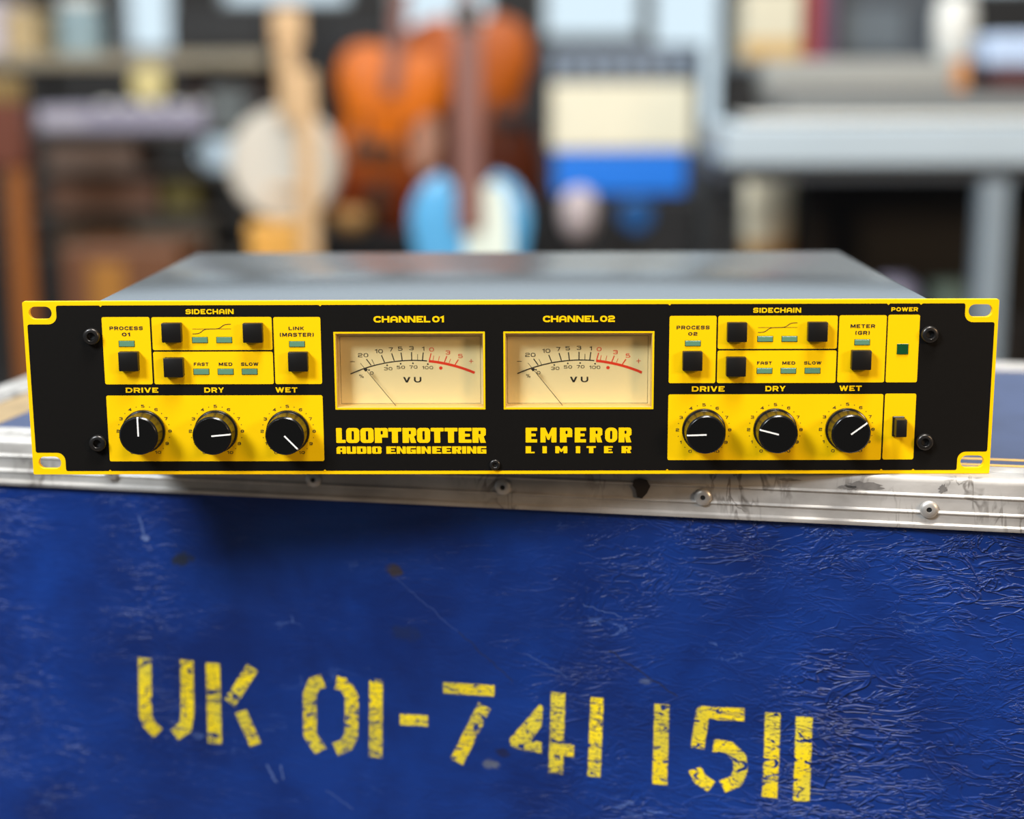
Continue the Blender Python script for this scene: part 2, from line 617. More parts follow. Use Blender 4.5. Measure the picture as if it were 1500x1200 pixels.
O_ = S((0, 0), (0, 1), (1, 1), (1, 0), closed=True)
G = {
    'A': (1.2, [S((0, 0), (0, 1), (1, 1), (1, 0)), S((0, .36), (1, .36))]),
    'C': (1.15, [S((1, .72), (1, 1), (0, 1), (0, 0), (1, 0), (1, .28))]),
    'D': (1.2, [S((0, 0, 0), (0, 1, 0), (1, 1), (1, 0), closed=True)]),
    'E': (1.05, [S((1, 1), (0, 1, 0), (0, 0, 0), (1, 0)), S((0, .5), (.92, .5))]),
    'F': (1.0, [S((1, 1), (0, 1, 0), (0, 0)), S((0, .48), (.9, .48))]),
    'G': (1.2, [S((1, .78), (1, 1), (0, 1), (0, 0), (1, 0), (1, .48, 0), (.5, .48))]),
    'H': (1.2, [S((0, 0), (0, 1)), S((1, 0), (1, 1)), S((0, .5), (1, .5))]),
    'I': (.0, [S((.5, 0), (.5, 1))]),
    'K': (1.1, [S((0, 0), (0, 1)), ('P', .25, .45, 1, 1), ('P', .3, .55, 1, 0)]),
    'L': (1.0, [S((0, 1), (0, 0, 0), (1, 0))]),
    'M': (1.4, [S((0, 0), (0, 1)), S((1, 0), (1, 1)), ('P', .5, .1, .06, 1), ('P', .5, .1, .94, 1)]),
    'N': (1.25, [S((0, 0), (0, 1)), S((1, 0), (1, 1)), ('P', .97, 0, .03, 1)]),
    'O': (1.25, [O_]),
    'P': (1.12, [S((0, 0), (0, 1, 0), (1, 1), (1, .4), (0, .4))]),
    'R': (1.15, [S((0, 0), (0, 1, 0), (1, 1), (1, .42), (0, .42)), ('P', 1, 0, .62, .46)]),
    'S': (1.15, [S((1, .74), (1, 1), (0, 1), (0, .52), (1, .52), (1, 0), (0, 0), (0, .26))]),
    'T': (1.1, [S((0, 1), (1, 1)), S((.5, 0), (.5, 1))]),
    'U': (1.2, [S((0, 1), (0, 0), (1, 0), (1, 1))]),
    'V': (1.2, [('P', .5, 0, 0, 1), ('P', .5, 0, 1, 1)]),
    'W': (1.7, [('P', .25, 0, 0, 1), ('P', .25, 0, .5, 1), ('P', .75, 0, .5, 1), ('P', .75, 0, 1, 1)]),
    'Y': (1.15, [('P', .5, .4, 0, 1), ('P', .5, .4, 1, 1), S((.5, 0), (.5, .45))]),
    '(': (.42, [S((1, 1), (0, .8), (0, .2), (1, 0))]),
    ')': (.42, [S((0, 1), (1, .8), (1, .2), (0, 0))]),
    '0': (1.15, [O_]),
    '1': (.55, [S((0, .78), (1, 1, 0), (1, 0))]),
    '2': (1.1, [S((0, .74), (0, 1), (1, 1), (1, .5), (0, .5), (0, 0, 0), (1, 0))]),
    '3': (1.1, [S((0, .78), (0, 1), (1, 1), (1, .52), (.3, .52)), S((.6, .52), (1, .52), (1, 0), (0, 0), (0, .24))]),
    '4': (1.15, [S((.72, 0), (.72, 1, 0), (0, .3, 0), (1, .3))]),
    '5': (1.1, [S((.95, 1), (0, 1, 0), (0, .58, 0), (1, .58), (1, 0), (0, 0), (0, .2))]),
    '6': (1.1, [S((1, .8), (1, 1), (0, 1), (0, 0), (1, 0), (1, .56), (0, .56))]),
    '7': (1.05, [S((0, 1), (1, 1, 0), (.4, 0))]),
    '8': (1.1, [O_, S((0, .52), (1, .52))]),
    '9': (1.1, [S((0, .2), (0, 0), (1, 0), (1, 1), (0, 1), (0, .44), (1, .44))]),
    '%': (1.3, [('P', .3, 0, .7, 1), S((0, .6), (0, 1), (.3, 1), (.3, .6), closed=True), S((.7, 0), (.7, .4), (1, .4), (1, 0), closed=True)]),
    '-': (1.0, [S((0, .5), (1, .5))]),
    '+': (1.0, [S((0, .5), (1, .5)), S((.5, 0), (.5, 1))]),
}


def fillet(pts, rad, closed):
    n = len(pts)
    out = []
    for i, p in enumerate(pts):
        if (not closed and i in (0, n - 1)) or p[2] == 0 or rad == 0:
            out.append((p[0], p[1]))
            continue
        a, b, c = pts[i - 1], p, pts[(i + 1) % n]
        A, B, C = Vector(a[:2]), Vector(b[:2]), Vector(c[:2])
        la, lc = (A - B).length, (C - B).length
        if la < 1e-9 or lc < 1e-9:
            out.append((p[0], p[1]))
            continue
        d = min(rad, la * .5, lc * .5)
        P0, P2 = B + (A - B) / la * d, B + (C - B) / lc * d
        for k in range(6):
            t = k / 5
            w = 1 / math.sqrt(2)
            den = (1 - t) ** 2 + 2 * w * t * (1 - t) + t * t
            q = (P0 * (1 - t) ** 2 + B * (2 * w * t * (1 - t)) + P2 * t * t) / den
            out.append((q.x, q.y))
    res = []
    for p in out:
        if not res or (abs(p[0] - res[-1][0]) + abs(p[1] - res[-1][1])) > 1e-7:
            res.append(p)
    if closed and len(res) > 1 and (abs(res[0][0] - res[-1][0]) + abs(res[0][1] - res[-1][1])) < 1e-7:
        res.pop()
    return res


LIFT = [0]


def lift():
    LIFT[0] = (LIFT[0] + 1) % 48
    return LIFT[0] * 0.8e-6


def stroke(mb, pts, hw, y, closed=False, sx=1.0):
    """flat ribbon of half width hw along pts (x, z); sx stretches the width sideways"""
    q = [Vector((x / sx, z)) for x, z in pts]
    n = len(q)
    Ls, Rs = [], []
    for i in range(n):
        if closed:
            d0 = (q[i] - q[i - 1]).normalized()
            d1 = (q[(i + 1) % n] - q[i]).normalized()
        else:
            d0 = (q[i] - q[i - 1]).normalized() if i > 0 else None
            d1 = (q[i + 1] - q[i]).normalized() if i < n - 1 else None
            d0 = d0 or d1
            d1 = d1 or d0
        n0 = Vector((-d0.y, d0.x))
        n1 = Vector((-d1.y, d1.x))
        m = n0 + n1
        if m.length < 1e-6:
            m = n0
        m.normalize()
        c = max(0.35, m.dot(n1))
        Ls.append(q[i] + m * (hw / c))
        Rs.append(q[i] - m * (hw / c))
    for i in range(n if closed else n - 1):
        j = (i + 1) % n
        yy = y - lift()
        mb.add([(p.x * sx, yy, p.y) for p in (Ls[i], Rs[i], Rs[j], Ls[j])], [(0, 1, 2, 3)])


def text(mb, s, x0, x1, z0, z1, y, tv=.24, th=.19, gap=.24, space=.55, rad=.32, only_h=False, widen=None):
    """fit string s into the box x0..x1, z0..z1 (metres)"""
    h = z1 - z0
    adv, tot = [], 0.0
    for i, ch in enumerate(s):
        if ch == ' ':
            adv.append(space)
            continue
        w = max(G[ch][0] * (widen or 1), tv)
        adv.append(w)
    for i, ch in enumerate(s):
        tot += adv[i]
        if i < len(s) - 1 and ch != ' ' and s[i + 1] != ' ':
            tot += gap
        elif i < len(s) - 1:
            tot += gap * .5
    k = (x1 - x0) / tot          # metres per width unit
    if only_h:
        k = h
        x0 = (x0 + x1) / 2 - tot * h / 2
    x = x0
    t_v, t_h = tv * k, th * h
    sx = t_v / t_h
    for i, ch in enumerate(s):
        w = adv[i] * k
        if ch != ' ':
            for st in G[ch][1]:
                if st[0] == 'S':
                    pts = [(x + t_v / 2 + p[0] * (w - t_v), z0 + t_h / 2 + p[1] * (h - t_h), (p[2] if len(p) > 2 else 1)) for p in st[1]]
                    full = []
                    for j, p in enumerate(pts):      # open ends run out to the edge of the glyph box
                        if not st[2] and j in (0, len(pts) - 1):
                            o = pts[1] if j == 0 else pts[-2]
                            dx, dz = p[0] - o[0], p[1] - o[1]
                            u, v = st[1][j][:2]
                            nx = p[0] + (math.copysign(t_v / 2, dx) if abs(dx) > abs(dz) and (u in (0, 1)) else 0)
                            nz = p[1] + (math.copysign(t_h / 2, dz) if abs(dz) >= abs(dx) and (v in (0, 1)) else 0)
                            p = (nx, nz, p[2])
                        full.append(p)
                    f = fillet([(p[0] / sx, p[1], p[2]) for p in full], rad * h, st[2])
                    stroke(mb, [(p[0] * sx, p[1]) for p in f], t_h / 2, y, st[2], sx)
                else:
                    xa, za = x + t_v / 2 + st[1] * (w - t_v), z0 + st[2] * h
                    xb, zb = x + t_v / 2 + st[3] * (w - t_v), z0 + st[4] * h
                    sl = math.sqrt(1 + ((xb - xa) / sx / (zb - za)) ** 2)
                    hw = t_v / 2 * min(1.25, sl)
                    yy = y - lift()
                    lo, hi = x, x + w
                    cl = lambda v: min(max(v, lo), hi)
                    mb.add([(cl(xa - hw), yy, za), (cl(xa + hw), yy, za), (cl(xb + hw), yy, zb), (cl(xb - hw), yy, zb)], [(0, 1, 2, 3)])
        x += w
        if i < len(s) - 1:
            x += gap * k * (1 if (ch != ' ' and s[i + 1] != ' ') else .5)


# heavy block capitals as outlines with counters, in a unit box
def bx_(a, b, c, d):
    return [(a, c), (b, c), (b, d), (a, d)]


HEAVY = {
    'L': [[(0, 0), (0, 1), (.6, 1), (.6, .21), (1, .21), (1, 0)]],
    'O': [[(0, 0), (0, 1), (1, 1), (1, 0)], bx_(.41, .59, .21, .79)],
    'P': [[(0, 0), (0, 1), (1, 1), (1, .36), (.54, .36), (.54, 0)], bx_(.45, .62, .56, .80)],
    'T': [[(0, 1), (1, 1), (1, .76), (.73, .76), (.73, 0), (.27, 0), (.27, .76), (0, .76)]],
    'E': [[(0, 0), (0, 1), (1, 1), (1, .78), (.48, .78), (.48, .60), (.88, .60), (.88, .41), (.48, .41), (.48, .22), (1, .22), (1, 0)]],
    'R': [[(0, 0), (0, 1), (1, 1), (1, .52), (.84, .42), (1, 0), (.6, 0), (.5, .36), (.46, .36), (.46, 0)], bx_(.46, .62, .57, .80)],
    'M': [[(0, 0), (0, 1), (.3, 1), (.5, .52), (.7, 1), (1, 1), (1, 0), (.68, 0), (.68, .5), (.56, .18), (.44, .18), (.32, .5), (.32, 0)]],
    'A': [[(0, 0), (0, .8), (.18, 1), (1, 1), (1, 0), (.6, 0), (.6, .28), (.4, .28), (.4, 0)], bx_(.4, .6, .5, .76)],
    'U': [[(0, 1), (.4, 1), (.4, .25), (.6, .25), (.6, 1), (1, 1), (1, 0), (0, 0)]],
    'D': [[(0, 0), (0, 1), (1, 1), (1, 0)], bx_(.41, .60, .25, .75)],
    'I': [[(0, 0), (0, 1), (1, 1), (1, 0)]],
    'N': [[(0, 0), (0, 1), (.36, 1), (.64, .48), (.64, 1), (1, 1), (1, 0), (.64, 0), (.36, .52), (.36, 0)]],
    'G': [[(0, 0), (0, 1), (1, 1), (1, .76), (.42, .76), (.42, .25), (.6, .25), (.6, .38), (.5, .38), (.5, .58), (1, .58), (1, 0)]],
}
ROUND = {'O': .22, 'D': .16, 'G': .12, 'P': .14, 'R': .12, 'U': .14, 'A': .1}


def heavy(mb, boxes, z0, z1, y, rk=1.0):
    """boxes: (letter, x0, x1) in metres"""
    h = z1 - z0
    for ch, x0, x1 in boxes:
        w = x1 - x0
        loops = []
        for i, l in enumerate(HEAVY[ch]):
            r = (ROUND.get(ch, .04) if i == 0 else .05) * h * rk
            pts = []
            for u, v in l:
                big = (u in (0, 1) and v in (0, 1)) and not (ch in 'DPR' and u == 0) and not (ch in 'PRA' and v == 0) and not (ch == 'U' and v == 1) and not (ch == 'G' and u == 1)
                pts.append((x0 + u * w, z0 + v * h, 1 if (big or i) else 0))
            if ch in ROUND or i:
                pp = fillet(pts, r, True)
            else:
                pp = fillet([(a, b, 1) for a, b, c in pts], .035 * h, True)
            loops.append(pp)
        mb.plate(loops, y)


mm = 0.001
# ------------------------------------------------------------------ the setting
floor = MB().box(-2.6, 2.6, -1.6, 4.4, -0.86, -0.80).build('floor', m_wood('floor_boards', srgb(74, 62, 52), srgb(96, 82, 68), .5, 3, 0))
struct(floor)
M_WALL = mat('wall_paint', srgb(52, 51, 50), 0.8, noise=0.06, scale=3)
wall = MB()
WINS = [(-1.262, -1.099, 0.312, 0.80), (-0.426, -0.114, 0.369, 0.80), (0.044, 0.349, 0.346, 0.80), (0.377, 0.600, 0.01, 0.80), (1.20, 1.55, 0.48, 0.80), (-0.95, -0.55, 0.45, 0.80)]
wall.plate([[(-2.6, -0.80), (2.6, -0.80), (2.6, 1.3), (-2.6, 1.3)]] + [[(a, c), (a, d), (b, d), (b, c)] for a, b, c, d in WINS], 4.2, 4.32)
struct(wall.build('wall_back', M_WALL))
M_FRAME = mat('window_frame_grey', srgb(150, 158, 160), 0.5)
for i, (a, b, c, d) in enumerate(WINS):
    w = MB()
    t = 0.012
    w.plate([[(a, c), (b, c), (b, d), (a, d)], [(a + t, c + t), (a + t, d - t), (b - t, d - t), (b - t, c + t)]], 4.215, 4.25)
    wo = struct(w.build('window_%d' % (i + 1), M_FRAME))
    g = MB().box(a + t, b - t, 4.23, 4.234, c + t, d - t)
    g.build('pane', M_GLASS, wo)
M_SIDE = mat('side_wall_paint', srgb(120, 120, 116), 0.8, noise=0.05, scale=3)
for nm, xw, d_ in (('wall_left', -2.6, -.1), ('wall_right', 2.6, .1)):
    sw = MB()
    # opening for the big side window, then the wall turned to run along y
    sw.plate([[(0.9, -0.80), (4.3, -0.80), (4.3, 1.3), (0.9, 1.3)], [(1.6, 0.05), (1.6, 1.0), (3.2, 1.0), (3.2, 0.05)]], 0.0, 0.1)
    sw.v = [(xw + (d_ / .1) * y, x, z) for x, y, z in sw.v]
    struct(sw.build(nm, M_SIDE))
    fr = MB()
    fr.plate([[(1.6, 0.05), (3.2, 0.05), (3.2, 1.0), (1.6, 1.0)], [(1.63, .08), (1.63, .97), (2.385, .97), (2.385, .08)], [(2.415, .08), (2.415, .97), (3.17, .97), (3.17, .08)]], 0.02, 0.06)
    fr.v = [(xw + (d_ / .1) * y, x, z) for x, y, z in fr.v]
    fo = struct(fr.build('window_%d' % (7 if d_ < 0 else 8), M_FRAME))
    MB().box(xw + d_ * .4 - .002, xw + d_ * .4 + .002, 1.63, 3.17, .08, .97).build('pane', M_GLASS, fo)
MATS_SKIRT = mat('skirting_grey', srgb(70, 70, 70), .6)
struct(MB().box(-2.6, 2.6, 4.18, 4.2, -0.80, -0.70, .003).build('baseboard_back', MATS_SKIRT))

# ------------------------------------------------------------------ flight case
CASE_YAW = math.radians(-10.4113)
case = thing('flight_case', (-0.28706, 0.08565, -0.80), 'blue flight case with worn aluminium edges and stencilled yellow phone number, under the rack unit', 'flight case', rz=CASE_YAW)
S0, S1, T1, ZT = -0.083, 0.80, 0.356, 0.80
shell = MB().box(S0 + .002, S1 - .002, .0022, T1 - .0022, 0.012, ZT - .0022, .002, 2).build('shell', M_BLUE, case)
shell['label'] = 'blue creased laminate body'


M_TOP = mat('faded_blue_top', srgb(56, 68, 100), 0.6, noise=0.35, scale=24)
MB().box(S0 + .024, S1 - .024, .026, T1 - .026, ZT - .0022, ZT - .0019).build('top_panel', M_TOP, case)['label'] = 'faded dusty blue top'
M_TAPE = mat('old_tan_tape', srgb(150, 128, 92), .7, noise=.4, scale=40)
MB().box(S0 + .026, S0 + .058, .03, .30, ZT - .0019, ZT - .0016).build('tape_remnant', M_TAPE, case)


def extrusion_profile():
    """cross-section in (t, z): front flange with two beads and a lip, rounded top edge, top flange"""
    p = [(0.0022, -0.0267), (-0.0010, -0.0267), (-0.0013, -0.0258), (-0.0013, -0.0247), (0.0000, -0.0238)]
    for zc in (-0.0185, -0.0098):
        p += [(0.0000, zc - .0011), (-0.0007, zc - .0005), (-0.0009, zc), (-0.0007, zc + .0005), (0.0000, zc + .0011)]
    for k in range(7):
        a = PI - PI / 2 * k / 6
        p.append((0.0032 + 0.0032 * math.cos(a), -0.0032 + 0.0032 * math.sin(a)))
    p += [(0.0150, 0.0), (0.0158, -0.0004), (0.0170, -0.0004), (0.0178, 0.0), (0.0275, 0.0), (0.0284, -0.0008), (0.0284, -0.0022)]
    p += [(0.0024, -0.0022)]
    return p


def sweep(prof, fn, n0, n1):
    mb = MB()
    a = [fn(t, z, n0) for t, z in prof]
    b = [fn(t, z, n1) for t, z in prof]
    k = len(prof)
    mb.add(a + b, [(i, (i + 1) % k, k + (i + 1) % k, k + i) for i in range(k)])
    mb.add(a, [tuple(range(k))])
    mb.add(b, [tuple(range(k))])
    return mb


EP = extrusion_profile()
ex = sweep(EP, lambda t, z, s: (s, t, ZT + z), S0, S1).build('edge_extrusion', M_ALU, case, smooth=40)
sweep(EP, lambda t, z, s: (s, T1 - t, ZT + z), S0, S1).build('edge_extrusion', M_ALU, case, smooth=40)
sweep(EP, lambda t, z, s: (S0 + t, s, ZT + z + .0003), 0.0285, T1 - .0285).build('edge_extrusion', M_ALU, case, smooth=40)
for tt in (0.0, T1):
    sg = 1 if tt == 0 else -1
    MB().box(S0 - .0008, S0 + .026, min(tt, tt + sg * .002) - .0004, max(tt, tt + sg * .002) + .0004, 0.006, ZT - .028, .0004, 1).build('corner_extrusion', M_ALU, case)
# rivets along the front flange
M_RIV = mat('rivet_steel', (0.52, 0.50, 0.47), 0.38, 0.6, noise=0.15, scale=300)
for s, z in ((66.6, -17.0), (183.6, -15.5), (287.9, -15.0), (393.0, -15.7), (505.9, -16.8), (620.0, -16.5)):
    rv = MB().revolve([(.0046, 0), (.0046, .0004), (.0041, .0012), (.0029, .0018), (.0014, .0019), (.0012, .0008), (0, .0007)],
                      (s * mm, -.0003, ZT + z * mm), 'Y', 28).build('rivet', M_RIV, case, smooth=50)
    MB().revolve([(.0013, .00), (.0013, .0013), (0, .0013)], (s * mm, -.0003, ZT + z * mm), 'Y', 14).build('rivet_hole', M_HOLE, rv)
# chip and scuffs on the flange
chip = [(-.0042, .004), (-.0012, .0048), (.0028, .0040), (.0046, .0010), (.0030, -.0026), (.0004, -.0056), (-.0022, -.0050), (-.0030, -.0010), (-.0046, .0012)]
MB().plate([[(.3612 + x, ZT - .0121 + z) for x, z in chip]], -.0012, .0005).build('dark_chip', mat('chip_black', srgb(30, 24, 20), .7, noise=.3, scale=300), case)
M_SCUFF = mat('grey_scuff', (0.16, 0.15, 0.14), .6, noise=.35, scale=350)
random.seed(3)


def blob(cx, cz, rx, rz, n=26, jag=.4):
    return [(cx + rx * math.cos(2 * PI * k / n) * (1 + random.uniform(-jag, jag)), cz + rz * math.sin(2 * PI * k / n) * (1 + random.uniform(-jag, jag))) for k in range(n)]


for cx, cz, rx, rz in ((.4745, -.0062, .0085, .0022), (.4655, -.0073, .0040, .0012), (.436, -.0047, .005, .0008), (.512, -.0060, .0018, .0022)):
    MB().plate([blob(cx, ZT + cz, rx, rz)], -.00012, .0006).build('scuff', M_SCUFF, case)
random.seed(7)
# worn gold lines on the top, right end
for t0, t1 in ((.036, .040), (.050, .0535)):
    MB().box(.50, .77, t0, t1, ZT - .0019, ZT - .0017).build('paint_stripe', M_STRIPE, case)

# stencilled phone number: coverage attribute on a fine grid lying on the front face
STROKES = [
    ([(78.9, -125.5), (77.5, -160.0), (79.5, -165.5), (84.6, -170.6)], 3.9), ([(104.3, -125.1), (103.2, -158.0), (101.4, -165.6), (94.6, -170.6)], 3.9),
    ([(119.9, -125.7), (118.9, -174.1)], 4.2), ([(143.4, -126.7), (129.0, -148.9)], 3.6), ([(135.3, -153.3), (143.4, -172.9)], 3.6),
    ([(184.7, -131.8), (179.4, -133.6), (176.5, -140.5), (176.0, -164.3), (181.9, -173.7)], 3.9),
    ([(192.1, -132.1), (197.3, -133.1), (201.0, -139.8), (200.2, -162.4), (196.9, -169.0), (190.5, -171.9)], 3.9),
    ([(215.2, -128.6), (213.9, -174.8)], 3.8), ([(228.4, -151.1), (244.3, -150.8)], 3.2), ([(253.3, -130.8), (282.0, -130.5)], 3.2),
    ([(276.4, -139.5), (260.4, -173.6)], 3.8), ([(317.2, -129.0), (315.9, -175.8)], 3.9), ([(315.9, -161.4), (325.9, -161.9)], 3.5),
    ([(338.4, -130.3), (337.0, -175.8)], 3.5), ([(373.3, -131.4), (372.8, -177.4)], 4.0), ([(417.0, -134.1), (395.0, -134.5), (392.7, -154.9)], 3.6),
    ([(401.1, -152.6), (409.2, -153.2), (415.1, -158.5), (415.8, -165.8), (413.5, -171.9), (406.3, -175.8)], 3.6),
    ([(391.4, -166.7), (394.2, -172.3), (400.5, -176.3)], 3.6), ([(431.7, -131.9), (431.8, -155.4), (431.3, -179.9)], 4.0),
    ([(448.1, -132.9), (448.1, -180.5)], 4.3)]
POLY4 = [(307.0, -136.6), (308.9, -137.8), (308.1, -148.6), (302.5, -157.1), (308.1, -158.4), (308.0, -164.7), (290.6, -162.5), (290.5, -157.6)]


def seg_sd(X, Z, a, b, hw):
    """signed distance to a square-ended bar"""
    ax, az = a
    dx, dz = b[0] - ax, b[1] - az
    L_ = math.hypot(dx, dz)
    ux, uz = dx / L_, dz / L_
    u = (X - ax) * ux + (Z - az) * uz
    v = (X - ax) * -uz + (Z - az) * ux
    qx, qz = np.abs(u - L_ / 2) - L_ / 2, np.abs(v) - hw
    return np.minimum(np.maximum(qx, qz), 0) + np.hypot(np.maximum(qx, 0), np.maximum(qz, 0))


def stencil(x0, x1, z0, z1, step, strokes, poly=None):
    xs = np.arange(x0, x1 + 1e-6, step)
    zs = np.arange(z0, z1 + 1e-6, step)
    X, Z = np.meshgrid(xs, zs)
    D = np.full(X.shape, 99.0)
    for pts, hw in strokes:
        for a, b in zip(pts, pts[1:]):
            D = np.minimum(D, seg_sd(X, Z, a, b, hw))
        for p in pts[1:-1]:
            D = np.minimum(D, np.hypot(X - p[0], Z - p[1]) - hw)
    if poly:
        inside = np.zeros(X.shape, bool)
        dmin = np.full(X.shape, 99.0)
        n = len(poly)
        for i in range(n):
            (xa, za), (xb, zb) = poly[i], poly[(i + 1) % n]
            cond = ((za > Z) != (zb > Z)) & (X < (xb - xa) * (Z - za) / ((zb - za) if zb != za else 1e-9) + xa)
            inside ^= cond
            dmin = np.minimum(dmin, seg_sd(X, Z, (xa, za), (xb, zb), 0.0))
        D = np.minimum(D, np.where(inside, -dmin, dmin))
    cov = np.clip(0.5 - D / 2.2, 0, 1)
    nx, nz = len(xs), len(zs)
    keep = D < 2.6
    idx = -np.ones(X.shape, int)
    quads = keep[:-1, :-1] | keep[1:, :-1] | keep[:-1, 1:] | keep[1:, 1:]
    used = np.zeros(X.shape, bool)
    for dj in (0, 1):
        for di in (0, 1):
            used[dj:nz - 1 + dj, di:nx - 1 + di] |= quads
    idx[used] = np.arange(used.sum())
    vs = np.stack([X[used] * mm, np.full(used.sum(), -.00018 + .0022), Z[used] * mm + ZT], 1)
    jj, ii = np.nonzero(quads)
    fs = np.stack([idx[jj, ii], idx[jj, ii + 1], idx[jj + 1, ii + 1], idx[jj + 1, ii]], 1)
    return vs, fs, cov[used]


vs, fs, cov = stencil(70, 458, -185, -120, 0.55, STROKES, POLY4)
me = bpy.data.meshes.new('stencilled_number')
me.from_pydata(vs.tolist(), [], fs.tolist())
at = me.attributes.new('coverage', 'FLOAT', 'POINT')
at.data.foreach_set('value', cov.astype(np.float32))
me.materials.append(M_SPRAY)
so = bpy.data.objects.new('stencilled_number', me)
COL.objects.link(so)
so.parent = shell
so['label'] = 'sprayed yellow stencil reading UK 01-741 1511'

M_SCR = mat('pale_scratch', srgb(72, 94, 150), .5, noise=.3, scale=200)
M_SCRD = mat('dark_scratch', srgb(30, 34, 52), .6, noise=.3, scale=200)
random.seed(11)
for (xa, za, xb, zb), m_, hw_ in (((228, -70, 262, -98), M_SCR, .10), ((262, -98, 292, -124), M_SCRD, .2), ((345, -103, 382, -127), M_SCRD, .25), ((300, -108, 322, -120), M_SCR, .16),
                                  ((150, -185, 155, -195), M_SCR, .6), ((158, -184, 159, -193), M_SCR, .4), ((184, -197, 200, -207), M_SCR, .2), ((80, -42, 83, -55), M_SCR, .5),
                                  ((330, -78, 352, -84), M_SCR, .2), ((405, -52, 432, -40), M_SCR, .13)):
    pts = []
    for k in range(15):
        u = k / 14
        pts.append(((xa + (xb - xa) * u + random.uniform(-.5, .5)) * mm, ZT + (za + (zb - za) * u + random.uniform(-.6, .6)) * mm))
    sm_ = MB()
    stroke(sm_, pts, hw_ * mm, .0022 - .00006)
    sm_.build('scratch', m_, shell)
random.seed(7)

# ------------------------------------------------------------------ rack unit
unit = thing('audio_limiter', (0, 0, 0.0002), 'black and yellow two-channel rack audio limiter with meters and knobs, on the blue flight case', 'audio limiter')
HP = 88.15
panel = MB()
slots = [rrect(-238.4 * mm, -226.9 * mm, 79.3 * mm, 85.7 * mm, 3.15 * mm), rrect(-238.4 * mm, -226.9 * mm, 2.9 * mm, 9.3 * mm, 3.15 * mm),
         rrect(226.5 * mm, 238.4 * mm, 79.3 * mm, 85.7 * mm, 3.15 * mm), rrect(226.5 * mm, 238.4 * mm, 2.9 * mm, 9.3 * mm, 3.15 * mm)]
METERS = ((-87.1, -11.9), (-2.7, 72.1))
MZ0, MZ1, MF = 33.3, 72.7, 0.85
wins = [[(( a + MF) * mm, (MZ0 + MF) * mm), ((a + MF) * mm, (MZ1 - MF) * mm), ((b - MF) * mm, (MZ1 - MF) * mm), ((b - MF) * mm, (MZ0 + MF) * mm)] for a, b in METERS]
rev = lambda l: list(reversed(l))
panel.plate([rrect(-241.3 * mm, 241.3 * mm, 0, HP * mm, 0.8 * mm, 3)] + [rev(s) for s in slots] + wins, 0.0, 0.003)
front = panel.build('front_panel', M_YEL, unit)

# black printed field with notched corners round the slots
bx0, bx1, bz0, bz1, nx0, nx1, nz0, nz1, nr = -239.4, 239.6, 1.75, 86.2, -224.6, 224.8, 11.3, 76.8, 4.2


def arc(cx, cz, r, a0, a1, n=6):
    return [(cx + r * math.cos(math.radians(a0 + (a1 - a0) * k / n)), cz + r * math.sin(math.radians(a0 + (a1 - a0) * k / n))) for k in range(n + 1)]


out = []
out += arc(nx0 + 1, bz0 + 1, 1, 180, 270, 3) + arc(nx1 - 1, bz0 + 1, 1, 270, 360, 3)
out += arc(nx1 + nr, nz0 - nr, nr, 180, 90) + arc(bx1 - 1, nz0 + 1, 1, 270, 360, 3)
out += arc(bx1 - 1, nz1 - 1, 1, 0, 90, 3) + arc(nx1 + nr, nz1 + nr, nr, 270, 180)
out += arc(nx1 - 1, bz1 - 1, 1, 0, 90, 3) + arc(nx0 + 1, bz1 - 1, 1, 90, 180, 3)
out += arc(nx0 - nr, nz1 + nr, nr, 0, -90) + arc(bx0 + 1, nz1 - 1, 1, 90, 180, 3)
out += arc(bx0 + 1, nz0 + 1, 1, 180, 270, 3) + arc(nx0 - nr, nz0 - nr, nr, 90, 0)
field = MB().plate([[(x * mm, z * mm) for x, z in out]] + [[(a * mm, MZ0 * mm), (a * mm, MZ1 * mm), (b * mm, MZ1 * mm), (b * mm, MZ0 * mm)] for a, b in METERS], -.00005)
field.build('black_field', M_BLK, front)
# little registration nicks at the field's rim
for x, up_ in ((-202.4, 1), (-93.3, 1), (79.4, 1), (187.0, 1), (203.0, 1), (-202.2, 0), (-93.3, 0), (79.5, 0), (187.0, 0), (203.0, 0)):
    z = bz1 if up_ else bz0
    s = -1 if up_ else 1
    MB().add([((x - .8) * mm, -.00009, z * mm), ((x + .8) * mm, -.00009, z * mm), (x * mm, -.00009, (z + s * .7) * mm)], [(0, 1, 2)]).build('rim_nick', M_YEL, front)

YP, YT = -.00010, -.00016
for x0, x1, z0, z1 in ((-202.2, -178.3, 46.4, 80.4), (-177.4, -117.6, 63.7, 80.3), (-177.4, -117.6, 46.4, 62.9), (-116.8, -93.4, 46.4, 80.2), (-202.1, -93.4, 6.8, 40.7),
                       (79.5, 102.7, 46.5, 80.3), (103.5, 162.4, 63.7, 80.3), (103.5, 162.4, 46.5, 62.9), (163.2, 186.5, 46.7, 80.4), (187.2, 202.8, 46.7, 80.6),
                       (79.5, 186.5, 7.1, 40.8), (187.3, 202.8, 7.3, 41.0)):
    MB().plate([rrect(x0 * mm, x1 * mm, z0 * mm, z1 * mm, .9 * mm, 3)], YP).build('control_field', M_YEL, front)


def label(s, x0, x1, z0, z1, m, **kw):
    mb = MB()
    text(mb, s, x0 * mm, x1 * mm, z0 * mm, z1 * mm, YT, **kw)
    mb.build('lettering', m, front)


